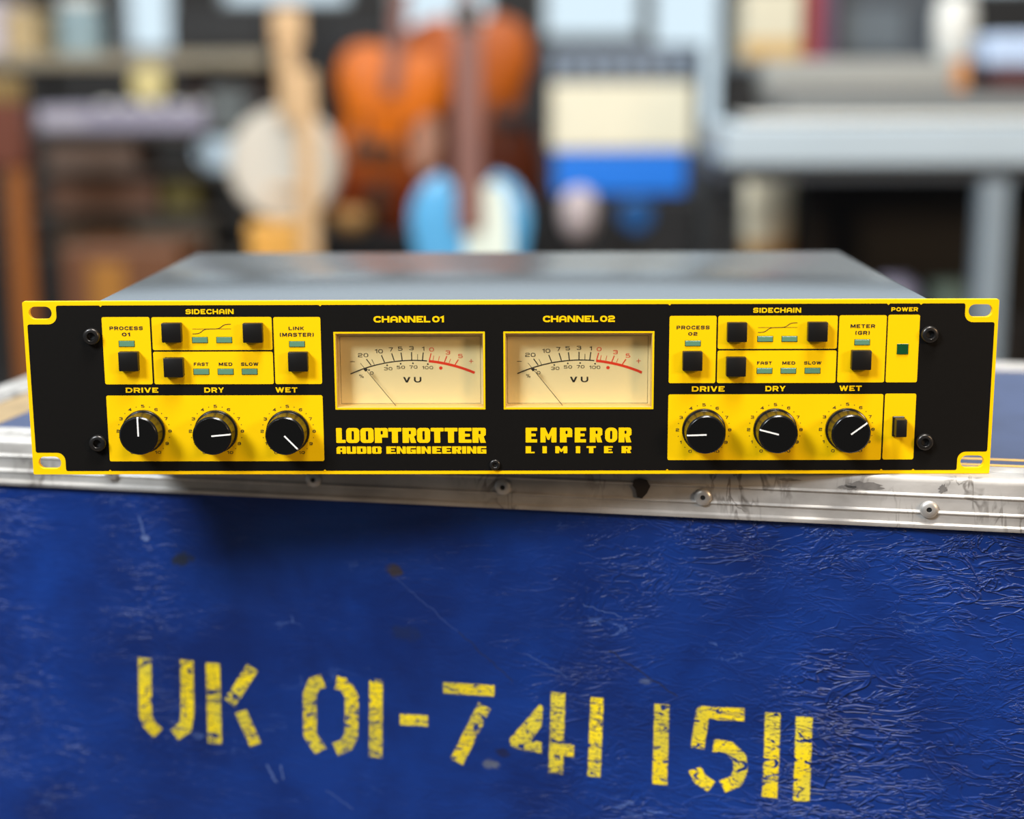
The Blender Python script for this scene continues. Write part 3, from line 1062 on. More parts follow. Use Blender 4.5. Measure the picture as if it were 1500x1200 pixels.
BIG = dict(tv=.30, th=.235, gap=.20)
SM = dict(tv=.29, th=.225, gap=.27)
label('SIDECHAIN', -160.2, -136.3, 81.75, 84.25, M_YEL, **BIG)
label('DRIVE', -192.1, -175.7, 42.15, 44.75, M_YEL, **BIG)
label('DRY', -152.6, -142.7, 42.15, 44.75, M_YEL, **BIG)
label('WET', -116.9, -105.9, 42.15, 44.75, M_YEL, **BIG)
label('SIDECHAIN', 120.6, 144.2, 81.75, 84.25, M_YEL, **BIG)
label('POWER', 188.5, 201.6, 82.3, 84.3, M_YEL, **BIG)
label('DRIVE', 91.1, 107.4, 42.2, 44.9, M_YEL, **BIG)
label('DRY', 127.7, 137.7, 42.3, 45.0, M_YEL, **BIG)
label('WET', 164.4, 175.5, 42.4, 45.1, M_YEL, **BIG)
label('CHANNEL 01', -67.0, -32.1, 77.35, 80.55, M_YEL, tv=.31, th=.24, gap=.12, space=.18)
label('CHANNEL 02', 16.9, 52.5, 77.35, 80.55, M_YEL, tv=.31, th=.24, gap=.12, space=.18)
label('PROCESS', -198.5, -181.9, 73.9, 75.7, M_INK, **SM)
label('01', -192.5, -188.4, 70.8, 72.6, M_INK, **SM)
label('LINK', -109.3, -101.6, 73.7, 75.4, M_INK, **SM)
label('(MASTER)', -113.8, -96.9, 70.4, 72.3, M_INK, **SM)
label('FAST', -157.3, -149.9, 55.75, 57.4, M_INK, **SM)
label('MED', -144.8, -138.0, 55.75, 57.4, M_INK, **SM)
label('SLOW', -133.7, -125.0, 55.75, 57.4, M_INK, **SM)
label('PROCESS', 83.0, 99.3, 73.6, 75.4, M_INK, **SM)
label('02', 88.8, 93.4, 70.5, 72.2, M_INK, **SM)
label('METER', 168.8, 180.9, 74.1, 75.9, M_INK, **SM)
label('(GR)', 171.3, 178.4, 70.7, 72.6, M_INK, **SM)
label('FAST', 123.2, 130.5, 55.8, 57.4, M_INK, **SM)
label('MED', 135.7, 142.1, 55.8, 57.4, M_INK, **SM)
label('SLOW', 146.5, 155.1, 55.8, 57.4, M_INK, **SM)


def block(word, edges, px0, px1, x0, x1, z0, z1, rk=1.0):
    k = (x1 - x0) / (px1 - px0)
    mb = MB()
    heavy(mb, [(c, (x0 + (a - px0) * k) * mm, (x0 + (b - px0) * k) * mm) for c, (a, b) in zip(word, edges)], z0 * mm, z1 * mm, YT, rk)
    mb.build('lettering', M_YEL, front)


block('LOOPTROTTER', ((70, 150), (155, 266), (275, 388), (397, 508), (512, 623), (632, 748), (755, 866), (871, 981), (987, 1098), (1107, 1216), (1223, 1337)), 70, 1337, -87.1, -11.8, 16.2, 23.9)
block('AUDIOENGINEERING', ((76, 156), (162, 241), (248, 327), (334, 369), (376, 456), (497, 577), (584, 662), (668, 747), (753, 788), (794, 873), (884, 961), (968, 1046), (1052, 1130), (1136, 1171), (1178, 1257), (1263, 1341)), 76, 1341, -87.1, -11.6, 10.6, 14.35)
block('EMPEROR', ((205, 320), (353, 513), (547, 670), (695, 808), (845, 970), (997, 1119), (1132, 1260)), 205, 1260, 8.2, 61.3, 16.3, 23.9, 1.5)
block('LIMITER', ((206, 295), (374, 417), (502, 622), (707, 750), (813, 907), (988, 1075), (1163, 1260)), 206, 1260, 8.2, 61.3, 10.75, 14.35)

# bell / shelf response curves printed over the sidechain lamps
for x0, x1, zc in ((-157.2, -137.9, 74.35), (123.2, 142.6, 74.4)):
    mb = MB()
    w = x1 - x0
    stroke(mb, [(x0 * mm, zc * mm), (x1 * mm, zc * mm)], .10 * mm, YT)
    pts = []
    for k in range(41):
        u = k / 40
        s1 = 1 / (1 + math.exp(-(u - .24) * 26))
        s2 = 1 / (1 + math.exp(-(u - .76) * 26))
        pts.append(((x0 + u * w) * mm, (zc - 2.45 + 2.45 * s1 + 2.35 * s2) * mm))
    stroke(mb, pts, .16 * mm, YT)
    mb.build('curve_symbol', M_INK, front)

# indicator lamps
for a, b, c, d in ((-194.1, -186.5, 65.6, 68.3), (-157.4, -149.9, 67.45, 70.1), (-145.3, -137.8, 67.45, 70.1), (-157.4, -149.9, 51.4, 54.1),
                   (-145.3, -137.7, 51.4, 54.1), (-133.2, -125.7, 51.4, 54.1), (-109.1, -101.6, 65.3, 67.9),
                   (87.5, 94.9, 65.3, 67.8), (123.2, 130.6, 67.4, 69.95), (135.2, 142.6, 67.4, 69.95), (123.3, 130.7, 51.4, 53.95),
                   (135.2, 142.5, 51.4, 53.95), (147.1, 154.5, 51.4, 53.95), (171.2, 178.5, 65.6, 68.2)):
    l = MB().box(a * mm, b * mm, -.00045, -.00008, c * mm, d * mm, .0001, 1).build('indicator_light', M_LED, unit)
    MB().plate([[((a - .25) * mm, (c - .25) * mm), ((b + .25) * mm, (c - .25) * mm), ((b + .25) * mm, (d + .25) * mm), ((a - .25) * mm, (d + .25) * mm)]], -.00014).build('surround', M_LEDRIM, l)
pl = MB().box(192.1 * mm, 197.7 * mm, -.0005, -.00008, 60.9 * mm, 66.1 * mm, .0001, 1).build('indicator_light', M_LEDP, unit)
pl['label'] = 'square dark green power lamp'

# push buttons
for cx, cz in ((-189.1, 58.5), (-167.0, 72.9), (-126.7, 72.7), (-166.8, 55.4), (-104.7, 58.2),
               (90.9, 58.1), (112.6, 72.5), (152.2, 72.6), (112.5, 55.2), (174.2, 58.4)):
    h = 4.85
    MB().box((cx - h) * mm, (cx + h) * mm, -.0042, -.00006, (cz - h) * mm, (cz + h) * mm, .00045, 2).build('push_button', M_BTN, unit, smooth=30)
# power switch
pw = MB().box(191.4 * mm, 197.2 * mm, -.0016, -.00006, 19.4 * mm, 29.6 * mm, .0003, 1).build('power_switch', M_BTN, unit)
MB().box(191.9 * mm, 197.1 * mm, -.0080, -.0016, 20.4 * mm, 29.2 * mm, .0004, 2).build('lever', M_BTN, pw, smooth=30)

# knobs with their printed scales
prof = [(10.9, 0), (10.9, 1.6), (10.6, 2.0), (10.15, 2.2), (10.1, 2.6), (9.75, 10.6), (9.7, 11.0), (9.15, 11.75), (8.9, 11.95), (0, 11.95)]
KN = ((-183.9, 22.5, -183.9, 32.3, -183.9, 22.6), (-147.4, 22.4, -137.7, 23.7, -147.7, 22.8), (-111.2, 22.3, -104.8, 16.2, -111.4, 23.1),
      (97.4, 22.7, 87.8, 22.6, 97.4, 22.9), (133.0, 22.8, 123.7, 25.5, 133.0, 23.1), (168.9, 22.9, 176.2, 28.7, 168.6, 23.0))
for i, (cx, cz, lx0, lz0, lx1, lz1) in enumerate(KN):
    k = MB().revolve([(r * mm, h * mm) for r, h in prof], (cx * mm, -.0001, cz * mm), 'Y', 144, ((4, 5), -.014)).build('knob', M_KNOB, unit, smooth=25)
    d = Vector((lx0 - lx1, lz0 - lz1)).normalized()
    mb = MB()
    n_ = Vector((-d.y, d.x)) * .4
    a, b = Vector((cx, cz)) - d * .2, Vector((cx, cz)) + d * 8.95
    q = [a - n_, b - n_, b + n_, a + n_]
    b2 = Vector((cx, cz)) + d * 9.5
    vs_ = [(p.x * mm, -.01209, p.y * mm) for p in q]
    mb.add(vs_, [(0, 1, 2, 3)])
    mb.add([((b - n_).x * mm, -.01209, (b - n_).y * mm), ((b2 - n_).x * mm, -.01155, (b2 - n_).y * mm), ((b2 + n_).x * mm, -.01155, (b2 + n_).y * mm), ((b + n_).x * mm, -.01209, (b + n_).y * mm)], [(0, 1, 2, 3)])
    mb.build('pointer_line', M_WHT, k)
    sc = MB()
    for n in range(11):
        ang = math.radians(90 - (n - 5) * 30)
        px, pz = cx + 13.1 * math.cos(ang), cz + 12.75 * math.sin(ang)
        s = str(n)
        w = 1.0 if len(s) == 1 else 2.0
        text(sc, s, (px - w) * mm, (px + w) * mm, (pz - .75) * mm, (pz + .75) * mm, YT, tv=.22, th=.18, gap=.3, only_h=True)
        if n < 10:
            ang = math.radians(90 - (n + .5 - 5) * 30)
            px, pz = cx + 13.1 * math.cos(ang), cz + 12.75 * math.sin(ang)
            sc.plate([circle(px * mm, pz * mm, .24 * mm, 10)], YT)
    sc.build('dial_scale', M_INK, front)

# socket screws
for cx, cz, r, h in ((-207.4, 70.8, 4.2, 2.6), (-207.4, 16.4, 4.2, 2.6), (207.8, 70.9, 4.2, 2.6), (207.9, 16.5, 4.2, 2.6), (-7.3, 4.9, 2.65, 1.3)):
    hs = r * .47
    s = MB().revolve([(r * mm, 0), (r * mm, h * .65 * mm), (r * .93 * mm, h * .88 * mm), (r * .78 * mm, h * mm), (hs * 1.12 * mm, h * mm), (hs * mm, h * .9 * mm), (hs * .95 * mm, h * .2 * mm), (0, h * .15 * mm)],
                     (cx * mm, -.00006, cz * mm), 'Y', 36).build('screw', M_SCREW, unit, smooth=40)
    MB().revolve([(hs * .93 * mm, h * .18 * mm), (hs * .93 * mm, h * .3 * mm), (0, h * .25 * mm)], (cx * mm, -.00006, cz * mm), 'Y', 6).build('socket', M_HOLE, s)

# VU meters
YF = 0.0080


def circle3(a, b, c):
    ax, ay = a
    bx, by = b
    cx, cy = c
    d = 2 * (ax * (by - cy) + bx * (cy - ay) + cx * (ay - by))
    ux = ((ax * ax + ay * ay) * (by - cy) + (bx * bx + by * by) * (cy - ay) + (cx * cx + cy * cy) * (ay - by)) / d
    uy = ((ax * ax + ay * ay) * (cx - bx) + (bx * bx + by * by) * (ax - cx) + (cx * cx + cy * cy) * (bx - ax)) / d
    return ux, uy, math.hypot(ax - ux, ay - uy)


for (a, b), off in zip(METERS, (0.0, 83.95)):
    x0, x1, z0, z1 = (a + MF) * mm, (b - MF) * mm, (MZ0 + MF) * mm, (MZ1 - MF) * mm
    hs = MB()
    e = .0006
    i_ = .0003
    hs.plate([[(x0, z0), (x1, z0), (x1, z1), (x0, z1)], [(x0 + i_, z0 + i_), (x0 + i_, z1 - i_), (x1 - i_, z1 - i_), (x1 - i_, z0 + i_)]], .0001, YF)
    mt = hs.build('vu_meter', M_DIALW, unit)
    mt['label'] = 'cream faced level meter'
    MB().plate([[(x0 - e, z0 - e), (x1 + e, z0 - e), (x1 + e, z1 + e), (x0 - e, z1 + e)]], YF, YF + .0006).build('dial_face', M_DIAL, mt)
    MB().plate([[(a * mm, MZ0 * mm), (b * mm, MZ0 * mm), (b * mm, MZ1 * mm), (a * mm, MZ1 * mm)], [(x0, z0), (x0, z1), (x1, z1), (x1, z0)]], -.00011).build('frame', M_YEL, mt)
    MB().box(x0 + i_, x1 - i_, .0012, .0016, z0 + i_, z1 - i_).build('window_pane', M_GLASS, mt)
    yk = YF - .00006
    o = off
    cxm, czm, R_ = circle3((-79.9, 50.4), (-49.0, 57.3), (-17.3, 50.9))
    ang = lambda x, z: math.atan2(z - czm, x - cxm)

    def arcpts(t0, t1, r, n=28):
        return [((cxm + o + r * math.cos(t0 + (t1 - t0) * k / n)) * mm, (czm + r * math.sin(t0 + (t1 - t0) * k / n)) * mm) for k in range(n + 1)]
    blk, red = MB(), MB()
    stroke(blk, arcpts(ang(-79.9, 50.4), ang(-41.2, 57), R_), .27 * mm, yk)
    stroke(red, arcpts(ang(-40.3, 57), ang(-17.3, 50.9), R_), .64 * mm, yk)

    def tick(m, xa, za, xb, zb, hw):
        stroke(m, [((xa + o) * mm, za * mm), ((xb + o) * mm, zb * mm)], hw * mm, yk)
    for t in ((-69.4, 54.8, -71.7, 58.0), (-62.6, 56.3, -64.1, 60.0), (-57.7, 57.1, -58.9, 60.9), (-53.7, 57.3, -54.2, 61.3), (-48.9, 57.3, -48.9, 61.5), (-43.5, 57.2, -43.0, 61.3)):
        tick(blk, *t, .24)
    for t in ((-67.7, 55.1, -69.0, 57.8), (-45.9, 57.4, -45.9, 60.4)):
        tick(blk, *t, .12)
    for t in ((-40.1, 57.0, -39.1, 60.9), (-32.4, 56.4, -31.2, 59.5), (-27.1, 55.0, -25.4, 57.7)):
        tick(red, *t, .24)
    for t in ((-38.2, 57.3, -37.7, 59.7), (-35.5, 57.0, -34.9, 59.4), (-30.1, 56.0, -29.3, 58.0)):
        tick(red, *t, .12)

    def num(m, s, cx, cz, h, tv=.18, th=.15, gap=.28):
        text(m, s, (cx + o) * mm, (cx + o) * mm, (cz - h / 2) * mm, (cz + h / 2) * mm, yk - .00002, tv=tv, th=th, gap=gap, only_h=True)
    for s, x, z in (('20', -73.3, 60.0), ('10', -65.3, 62.0), ('7', -59.3, 62.9), ('5', -54.5, 63.3), ('3', -48.9, 63.5), ('1', -43.0, 63.2)):
        num(blk, s, x, z, 2.0)
    for s, x, z in (('0', -38.8, 62.8), ('3', -30.6, 61.3), ('5', -24.3, 59.5)):
        num(red, s, x, z, 2.0)
    for s, x, z in (('30', -60.8, 53.1), ('50', -54.4, 53.8), ('70', -48.1, 53.9), ('100', -40.9, 53.6), ('0', -69.2, 50.9)):
        num(blk, s, x, z, 1.6)
    num(blk, '%', -74.4, 49.3, 1.7, .13, .11)
    num(blk, '-', -78.8, 56.7, 2.4, .14, .12)
    num(red, '+', -19.0, 56.8, 2.2, .12, .11)
    text(blk, 'V', (-53.4 + o) * mm, (-49.7 + o) * mm, 46.0 * mm, 48.8 * mm, yk - .00002, tv=.30, th=.2)
    text(blk, 'U', (-47.9 + o) * mm, (-44.2 + o) * mm, 46.0 * mm, 48.8 * mm, yk - .00002, tv=.26, th=.2)
    for x, z in ((-70.5, 52.4), (-61.3, 54.8), (-54.5, 55.6), (-48.3, 55.8), (-40.8, 55.4)):
        blk.plate([circle((x + o) * mm, z * mm, .42 * mm, 12)], yk)
    red.plate([circle((-34.3 + o) * mm, 53.4 * mm, .85 * mm, 20)], yk)
    ln = [((-84.8 + o) * mm, 35.2 * mm), ((-84.8 + o) * mm, 69.6 * mm), ((-14.3 + o) * mm, 69.6 * mm), ((-14.3 + o) * mm, 35.2 * mm)]
    stroke(blk, ln, .07 * mm, yk, True)
    dl = (-.00016 if off == 0 else 0, 0, -.0004)      # the face sits 8 mm behind the panel
    blk.build('black_scale', M_INK, mt, loc=dl)
    red.build('red_scale', M_RED, mt, loc=dl)
    # needle standing proud of the face
    nn = MB()
    p0, p1 = Vector(((-57.0 + o) * mm, .0042, 34.2 * mm)), Vector(((-74.5 + o) * mm, .0042, 56.1 * mm))
    nn.cyl(p0, p1, .00016, .00013, 8)
    d = (p1 - p0).normalized()
    nn.cyl(p0 + d * .0232, p0 + d * .0248, .0008, .0008, 10)
    nn.build('needle', M_INK, mt)

# chassis behind the panel: a shell whose face is open behind the meters
ch = MB().box(-206.2 * mm, 209.0 * mm, .0095, .2442, .0006, 87.2 * mm, .0008, 2)
e = .8
ch.plate([[(-206.2 * mm, .0007), (209.0 * mm, .0007), (209.0 * mm, 87.15 * mm), (-206.2 * mm, 87.15 * mm)]] +
         [[((a + MF - e) * mm, (MZ0 + MF - e) * mm), ((a + MF - e) * mm, (MZ1 - MF + e) * mm), ((b - MF + e) * mm, (MZ1 - MF + e) * mm), ((b - MF + e) * mm, (MZ0 + MF - e) * mm)] for a, b in METERS], .0031, .0100)
ch.build('chassis', M_CHAS, unit, smooth=30)

# ------------------------------------------------------------------ shop behind
ZF = -0.80
dk = lambda n, c, **k: mat(n, srgb(*c), **k)
M_DARK = dk('dark_shelf', (40, 38, 36), rough=.6)
M_BLACKG = dk('black_vinyl', (20, 20, 22), rough=.5)
M_WHITE = dk('off_white', (226, 226, 218), rough=.6)
M_CREAM = dk('cream_cloth', (232, 226, 200), rough=.8)
M_CHROME = mat('dull_chrome', (0.55, 0.57, 0.6), .3, .8)


def outline_sym(pts, n=6):
    """mirror a right-hand outline (x>=0, from top to bottom) and smooth it (Catmull-Rom)"""
    full = list(pts) + [(-x, z) for x, z in reversed(pts) if x > 1e-6]
    out_ = []
    k = len(full)
    for i in range(k):
        p0, p1, p2, p3 = (Vector(full[(i + j - 1) % k]) for j in range(4))
        for t in range(n):
            t = t / n
            q = .5 * ((2 * p1) + (-p0 + p2) * t + (2 * p0 - 5 * p1 + 4 * p2 - p3) * t * t + (-p0 + 3 * p1 - 3 * p2 + p3) * t ** 3)
            out_.append((q.x, q.y))
    return out_


def body_mesh(outl, y0, y1, dome=.012):
    """soft-edged solid body: rings shrink towards a domed front and back"""
    mb = MB()
    n = len(outl)
    cx = sum(p[0] for p in outl) / n
    cz = sum(p[1] for p in outl) / n
    rings = [(1, y0 + .012), (.985, y0 + .003), (.95, y0), (.6, y0 - dome * .7), (.25, y0 - dome)]
    rings_b = [(1, y1 - .012), (.985, y1 - .003), (.95, y1)]
    vs_ = []
    allr = list(reversed(rings)) + rings_b
    for s, y in allr:
        vs_ += [(cx + (x - cx) * s, y, cz + (z - cz) * s) for x, z in outl]
    fs_ = [(r * n + i, r * n + (i + 1) % n, (r + 1) * n + (i + 1) % n, (r + 1) * n + i) for r in range(len(allr) - 1) for i in range(n)]
    fs_ += [tuple(range(n)), tuple(range((len(allr) - 1) * n, len(allr) * n))]
    return mb.add(vs_, fs_)


def rot_parts(o, ang):
    o.rotation_euler = (0, ang, 0)


# black bench that carries the two orange instruments
bench = thing('bench', (-0.265, 3.1, ZF), 'low black bench under the two orange-brown stringed instruments', 'bench')
MB().box(-.285, .275, -.24, .24, .62, .66, .006).build('bench_top', M_BLACKG, bench)
for sx in (-1, 1):
    for sy in (-1, 1):
        MB().box(sx * .25 - .02, sx * .25 + .02, sy * .18 - .02, sy * .18 + .02, 0, .62, .004).build('leg', M_BLACKG, bench)

M_OR1 = m_wood('orange_varnish', srgb(196, 92, 4), srgb(228, 118, 10), .3)
M_OR2 = m_wood('brown_red_varnish', srgb(140, 56, 10), srgb(176, 78, 14), .3)
M_FRET = m_wood('rosewood', srgb(120, 84, 76), srgb(150, 104, 92), .5)
M_PICK = dk('dark_pickup', (58, 46, 34), rough=.4)


def m_painted_shade(name, c_mid, c_edge, cx, cz, r):
    """varnish with top light and shade painted in, darkening away from (cx, cz)"""
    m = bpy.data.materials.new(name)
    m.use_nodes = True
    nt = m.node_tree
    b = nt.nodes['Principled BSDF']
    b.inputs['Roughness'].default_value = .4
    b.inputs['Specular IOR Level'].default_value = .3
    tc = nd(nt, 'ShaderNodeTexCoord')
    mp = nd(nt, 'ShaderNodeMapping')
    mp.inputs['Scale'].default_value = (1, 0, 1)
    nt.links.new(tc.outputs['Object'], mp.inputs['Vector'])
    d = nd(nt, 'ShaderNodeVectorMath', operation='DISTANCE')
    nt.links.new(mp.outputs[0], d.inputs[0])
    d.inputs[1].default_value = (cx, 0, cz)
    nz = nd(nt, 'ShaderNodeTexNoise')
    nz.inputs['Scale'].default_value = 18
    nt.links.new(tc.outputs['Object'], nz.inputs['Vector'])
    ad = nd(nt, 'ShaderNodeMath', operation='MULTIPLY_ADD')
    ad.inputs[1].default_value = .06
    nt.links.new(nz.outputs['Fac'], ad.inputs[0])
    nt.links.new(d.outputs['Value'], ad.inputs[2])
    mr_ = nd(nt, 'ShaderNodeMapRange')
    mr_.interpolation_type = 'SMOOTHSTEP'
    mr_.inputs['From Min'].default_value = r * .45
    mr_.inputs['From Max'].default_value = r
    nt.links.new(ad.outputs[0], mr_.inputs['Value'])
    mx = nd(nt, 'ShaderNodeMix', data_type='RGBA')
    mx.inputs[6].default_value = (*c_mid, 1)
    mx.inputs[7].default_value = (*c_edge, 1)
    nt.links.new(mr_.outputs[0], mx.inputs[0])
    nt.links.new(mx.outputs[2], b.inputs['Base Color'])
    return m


def archtop(name, loc, lab, m, w, h, tilt, bridge_m, pick, guard=None):
    t = thing(name, loc, lab, 'stringed instrument')
    half = [(0, h * .97), (w * .22, h * .995), (w * .40, h * .93), (w * .44, h * .78), (w * .36, h * .62), (w * .35, h * .52), (w * .45, h * .40), (w * .50, h * .24), (w * .44, h * .09), (w * .24, h * .01), (0, 0)]
    ol = outline_sym(half)
    body_mesh(ol, -.035, .05).build('body', m, t, smooth=40)
    for s in (-1, 1):
        f = MB()
        stroke(f, [(s * w * .20 + w * .03 * s * math.sin(q / 10 * PI * 2), h * .36 + h * .24 * q / 10) for q in range(11)], .007, -.0495)
        f.build('sound_hole', M_HOLE, t)
    MB().box(*pick, .003).build('pickup', bridge_m, t)
    MB().box(-.02, .02, -.06, -.046, h * .05, h * .26, .004).build('tailpiece', M_PICK, t)
    MB().box(-.018, .018, -.058, -.04, h * .74, h * 1.30, .004).build('neck', M_FRET, t)
    if guard:
        gx, gz, ga, gb = guard
        MB().plate([[(gx + ga * math.cos(2 * PI * k / 28), gz + gb * math.sin(2 * PI * k / 28)) for k in range(28)]], -.064, -.058).build('pickguard', dk('pinkish_guard', (176, 128, 104), rough=.4), t)
    t.rotation_euler = (0, tilt, 0)
    return t


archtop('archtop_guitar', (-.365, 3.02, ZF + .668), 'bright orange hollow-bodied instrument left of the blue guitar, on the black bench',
        m_painted_shade('orange_shaded_below', srgb(214, 108, 0), srgb(112, 44, 10), -.02, .32, .27), .30, .43, math.radians(8), M_PICK, (-.075, .035, -.062, -.045, .165, .205), (.098, .215, .030, .068))  # shade on the lower body is painted into the varnish colour
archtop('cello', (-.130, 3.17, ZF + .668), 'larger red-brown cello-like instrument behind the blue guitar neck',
        m_painted_shade('brown_shaded_below', srgb(180, 86, 4), srgb(84, 34, 10), .02, .44, .30), .35, .50, math.radians(-2), M_BLACKG, (.045, .165, -.062, -.030, .235, .27))  # same painted shade, bright near the top and dark below
tag(MB().revolve([(0, 0), (.026, 0), (.044, .018), (.046, .045), (.036, .058), (0, .060)], (-.415, 2.915, ZF + .661), 'Z', 28).build('bowl', m_wood('tan_bowl', srgb(176, 130, 70), srgb(198, 152, 90), .4), smooth=50), 'small rounded tan wooden bowl right of the yellowish stool, on the black bench', 'bowl')

# blue electric guitar on a stand
bg_ = thing('electric_guitar', (-.112, 2.33, ZF + .42), 'pale blue electric guitar with white pickguard and rosewood neck, behind the rack unit', 'guitar')
half = [(.028, .385), (.055, .41), (.095, .385), (.118, .33), (.108, .25), (.10, .2), (.125, .12), (.12, .05), (.06, .004), (0, 0)]
ol = outline_sym(half)
body_mesh(ol, -.015, .03, .002).build('body', mat('pale_blue_lacquer', srgb(96, 176, 226), .25, noise=.03, coat=.4), bg_, smooth=40)
MB().plate([outline_sym([(0, .39), (.03, .385), (.045, .3), (.04, .14), (0, .11)])], -.0205, -.0175).build('pickguard', dk('pickguard_white', (236, 246, 232), rough=.4), bg_, loc=(.036, 0, 0))
MB().box(-.027, .027, -.034, -.018, .30, .68, .004).build('neck', M_FRET, bg_)
hd = MB().box(-.024, .024, -.03, -.015, .68, .735, .005).build('headstock', dk('headstock_dark', (70, 64, 60), rough=.4), bg_)
for i in range(3):
    for s in (-1, 1):
        MB().cyl((s * .024, -.022, .69 + .018 * i), (s * .034, -.022, .69 + .018 * i), .004, n=8).build('tuning_peg', M_CHROME, hd)
gs = thing('guitar_stand', (-.112, 2.36, ZF), 'black floor stand holding the pale blue guitar', 'guitar stand')
MB().box(-.09, .09, -.075, .05, .405, .42, .003).build('cradle', M_BLACKG, gs)
MB().cyl((0, .03, 0.02), (0, .03, .41), .014).build('post', M_BLACKG, gs)
for a in (0.5, 2.6, 4.7):
    MB().cyl((0, .03, .06), (.11 * math.cos(a), .03 + .11 * math.sin(a), .008), .008).build('leg', M_BLACKG, gs)

# banjo on a stool, pale wooden pole beside it
M_MAPLE = m_wood('pale_maple', srgb(206, 166, 118), srgb(228, 192, 146), .4)
st = thing('stool', (-.506, 2.49, ZF), 'yellowish wooden stool under the banjo', 'stool')
YPINE = m_wood('yellow_pine', srgb(226, 164, 70), srgb(246, 190, 96), .4)
MB().box(-.066, .066, -.06, .07, .69, .725, .008).build('seat', YPINE, st)
MB().box(-.060, .060, -.062, -.045, .59, .69, .002).build('apron', YPINE, st)
for sx in (-1, 1):
    for sy in (-1, 1):
        MB().cyl((sx * .066, .01 + sy * .06, 0), (sx * .048, .01 + sy * .04, .69), .014).build('leg', YPINE, st)
bj = thing('banjo', (-.500, 2.49, ZF + .727), 'banjo with round cream head and pale maple neck, on the yellowish stool', 'banjo')
MB().revolve([(.110, -.05), (.115, -.045), (.115, .0), (.110, .004), (.0, .004)], (0, 0, .1155), 'Y', 48).build('rim', dk('banjo_rim', (206, 200, 186), rough=.3), bj, smooth=40)
MB().revolve([(.108, .004), (.106, .007), (0, .007)], (0, 0, .1155), 'Y', 48).build('head', dk('banjo_head', (212, 206, 192), rough=.7, noise=.04, scale=12), bj)
MB().box(-.004, .040, -.026, -.008, .20, .35, .006).build('neck', M_MAPLE, bj)
MB().box(-.014, .052, -.026, -.010, .35, .425, .008).build('headstock', M_MAPLE, bj)
MB().box(-.03, .03, -.016, -.008, .055, .068, .002).build('bridge', M_MAPLE, bj)
pole = thing('wooden_pole', (-.434, 2.36, ZF), 'pale wooden pole standing just right of the banjo head', 'pole')
MB().box(-.018, .020, -.012, .012, .02, 1.03, .005).build('shaft', M_MAPLE, pole)
MB().box(-.05, .05, -.04, .04, 0, .02, .004).build('base', M_MAPLE, pole)

# amplifier on a speaker cabinet
M_TOLEX = dk('amp_covering', (48, 52, 58), rough=.6, bump=.4, scale=500)
cab = thing('speaker_cabinet', (.205, 2.76, ZF), 'black speaker cabinet with round blue badge, below the cream-fronted amplifier', 'speaker cabinet')
MB().box(-.165, .165, -.16, .18, 0, .765, .008).build('body', M_BLACKG, cab)
MB().box(-.145, .145, -.165, -.158, .03, .735, .003).build('grille_cloth', dk('black_cloth', (34, 33, 33), rough=.9, bump=.6, scale=700), cab)
MB().revolve([(.036, 0), (.036, .004), (.03, .008), (0, .006)], (.027, -.164, .728), 'Y', 30).build('round_badge', dk('badge_blue', (30, 84, 140), rough=.4), cab)
amp = thing('guitar_amplifier', (.200, 2.76, ZF + .767), 'dark guitar amplifier with cream grille above a bright blue strip', 'amplifier')
MB().box(-.165, .170, -.155, .17, 0, .315, .008).build('body', M_TOLEX, amp)
cp = MB().box(-.150, .150, -.163, -.153, .244, .302, .003).build('control_strip', dk('control_grey', (128, 142, 158), rough=.4), amp)
for i in range(7):
    MB().revolve([(.011, 0), (.010, .014), (0, .014)], (-.12 + .04 * i, -.163, .273), 'Y', 16).build('knob', M_BLACKG, cp)
MB().box(-.150, .150, -.166, -.153, .098, .237, .004).build('grille_cloth', M_CREAM, amp)
MB().box(-.142, .136, -.168, -.153, .006, .094, .003).build('blue_strip', dk('bright_blue', (26, 122, 226), rough=.5), amp)
MB().box(-.06, .06, -.03, .03, .315, .325, .002).build('handle', M_BLACKG, amp)
mc = thing('microphone_stand', (.105, 2.40, ZF), 'pale oval microphone on a thin stand in front of the black cabinet', 'microphone')
MB().cyl((0, 0, .015), (0, 0, .70), .006).build('pole', M_BLACKG, mc)
MB().revolve([(0, 0), (.055, 0), (.055, .01), (.02, .018), (0, .018)], (0, 0, 0), 'Z', 30).build('base', M_BLACKG, mc)
MB().revolve([(0, .695), (.024, .70), (.036, .73), (.036, .765), (.026, .79), (0, .80)], (0, 0, 0), 'Z', 24).build('windscreen', dk('pale_pink_foam', (196, 180, 178), rough=.9), mc, smooth=60)

# grey hardware case between the amplifier and the drum
hc = thing('hardware_case', (.462, 2.97, ZF), 'mottled grey case right of the black speaker cabinet', 'case')
MB().box(-.075, .085, -.05, .12, 0, .83, .01).build('body', dk('mottled_grey', (112, 116, 118), rough=.6, noise=.6, scale=14), hc)
MB().box(-.03, .03, -.062, -.05, .74, .76, .003).build('handle', M_CHROME, hc)
cd = thing('drum', (.473, 2.33, ZF), 'narrow tan drum with a cream upper shell, left of the black cabinet', 'drum')
MB().revolve([(0, 0), (.036, 0), (.046, .30), (.049, .70), (0, .70)], (0, 0, 0), 'Z', 30).build('shell', m_wood('tan_shell', srgb(176, 136, 80), srgb(204, 162, 98), .4), cd, smooth=40)
MB().revolve([(.0, .70), (.049, .70), (.051, .84), (.048, .848), (0, .848)], (0, 0, 0), 'Z', 30).build('upper_shell', dk('cream_shell', (236, 228, 200), rough=.5), cd, smooth=40)

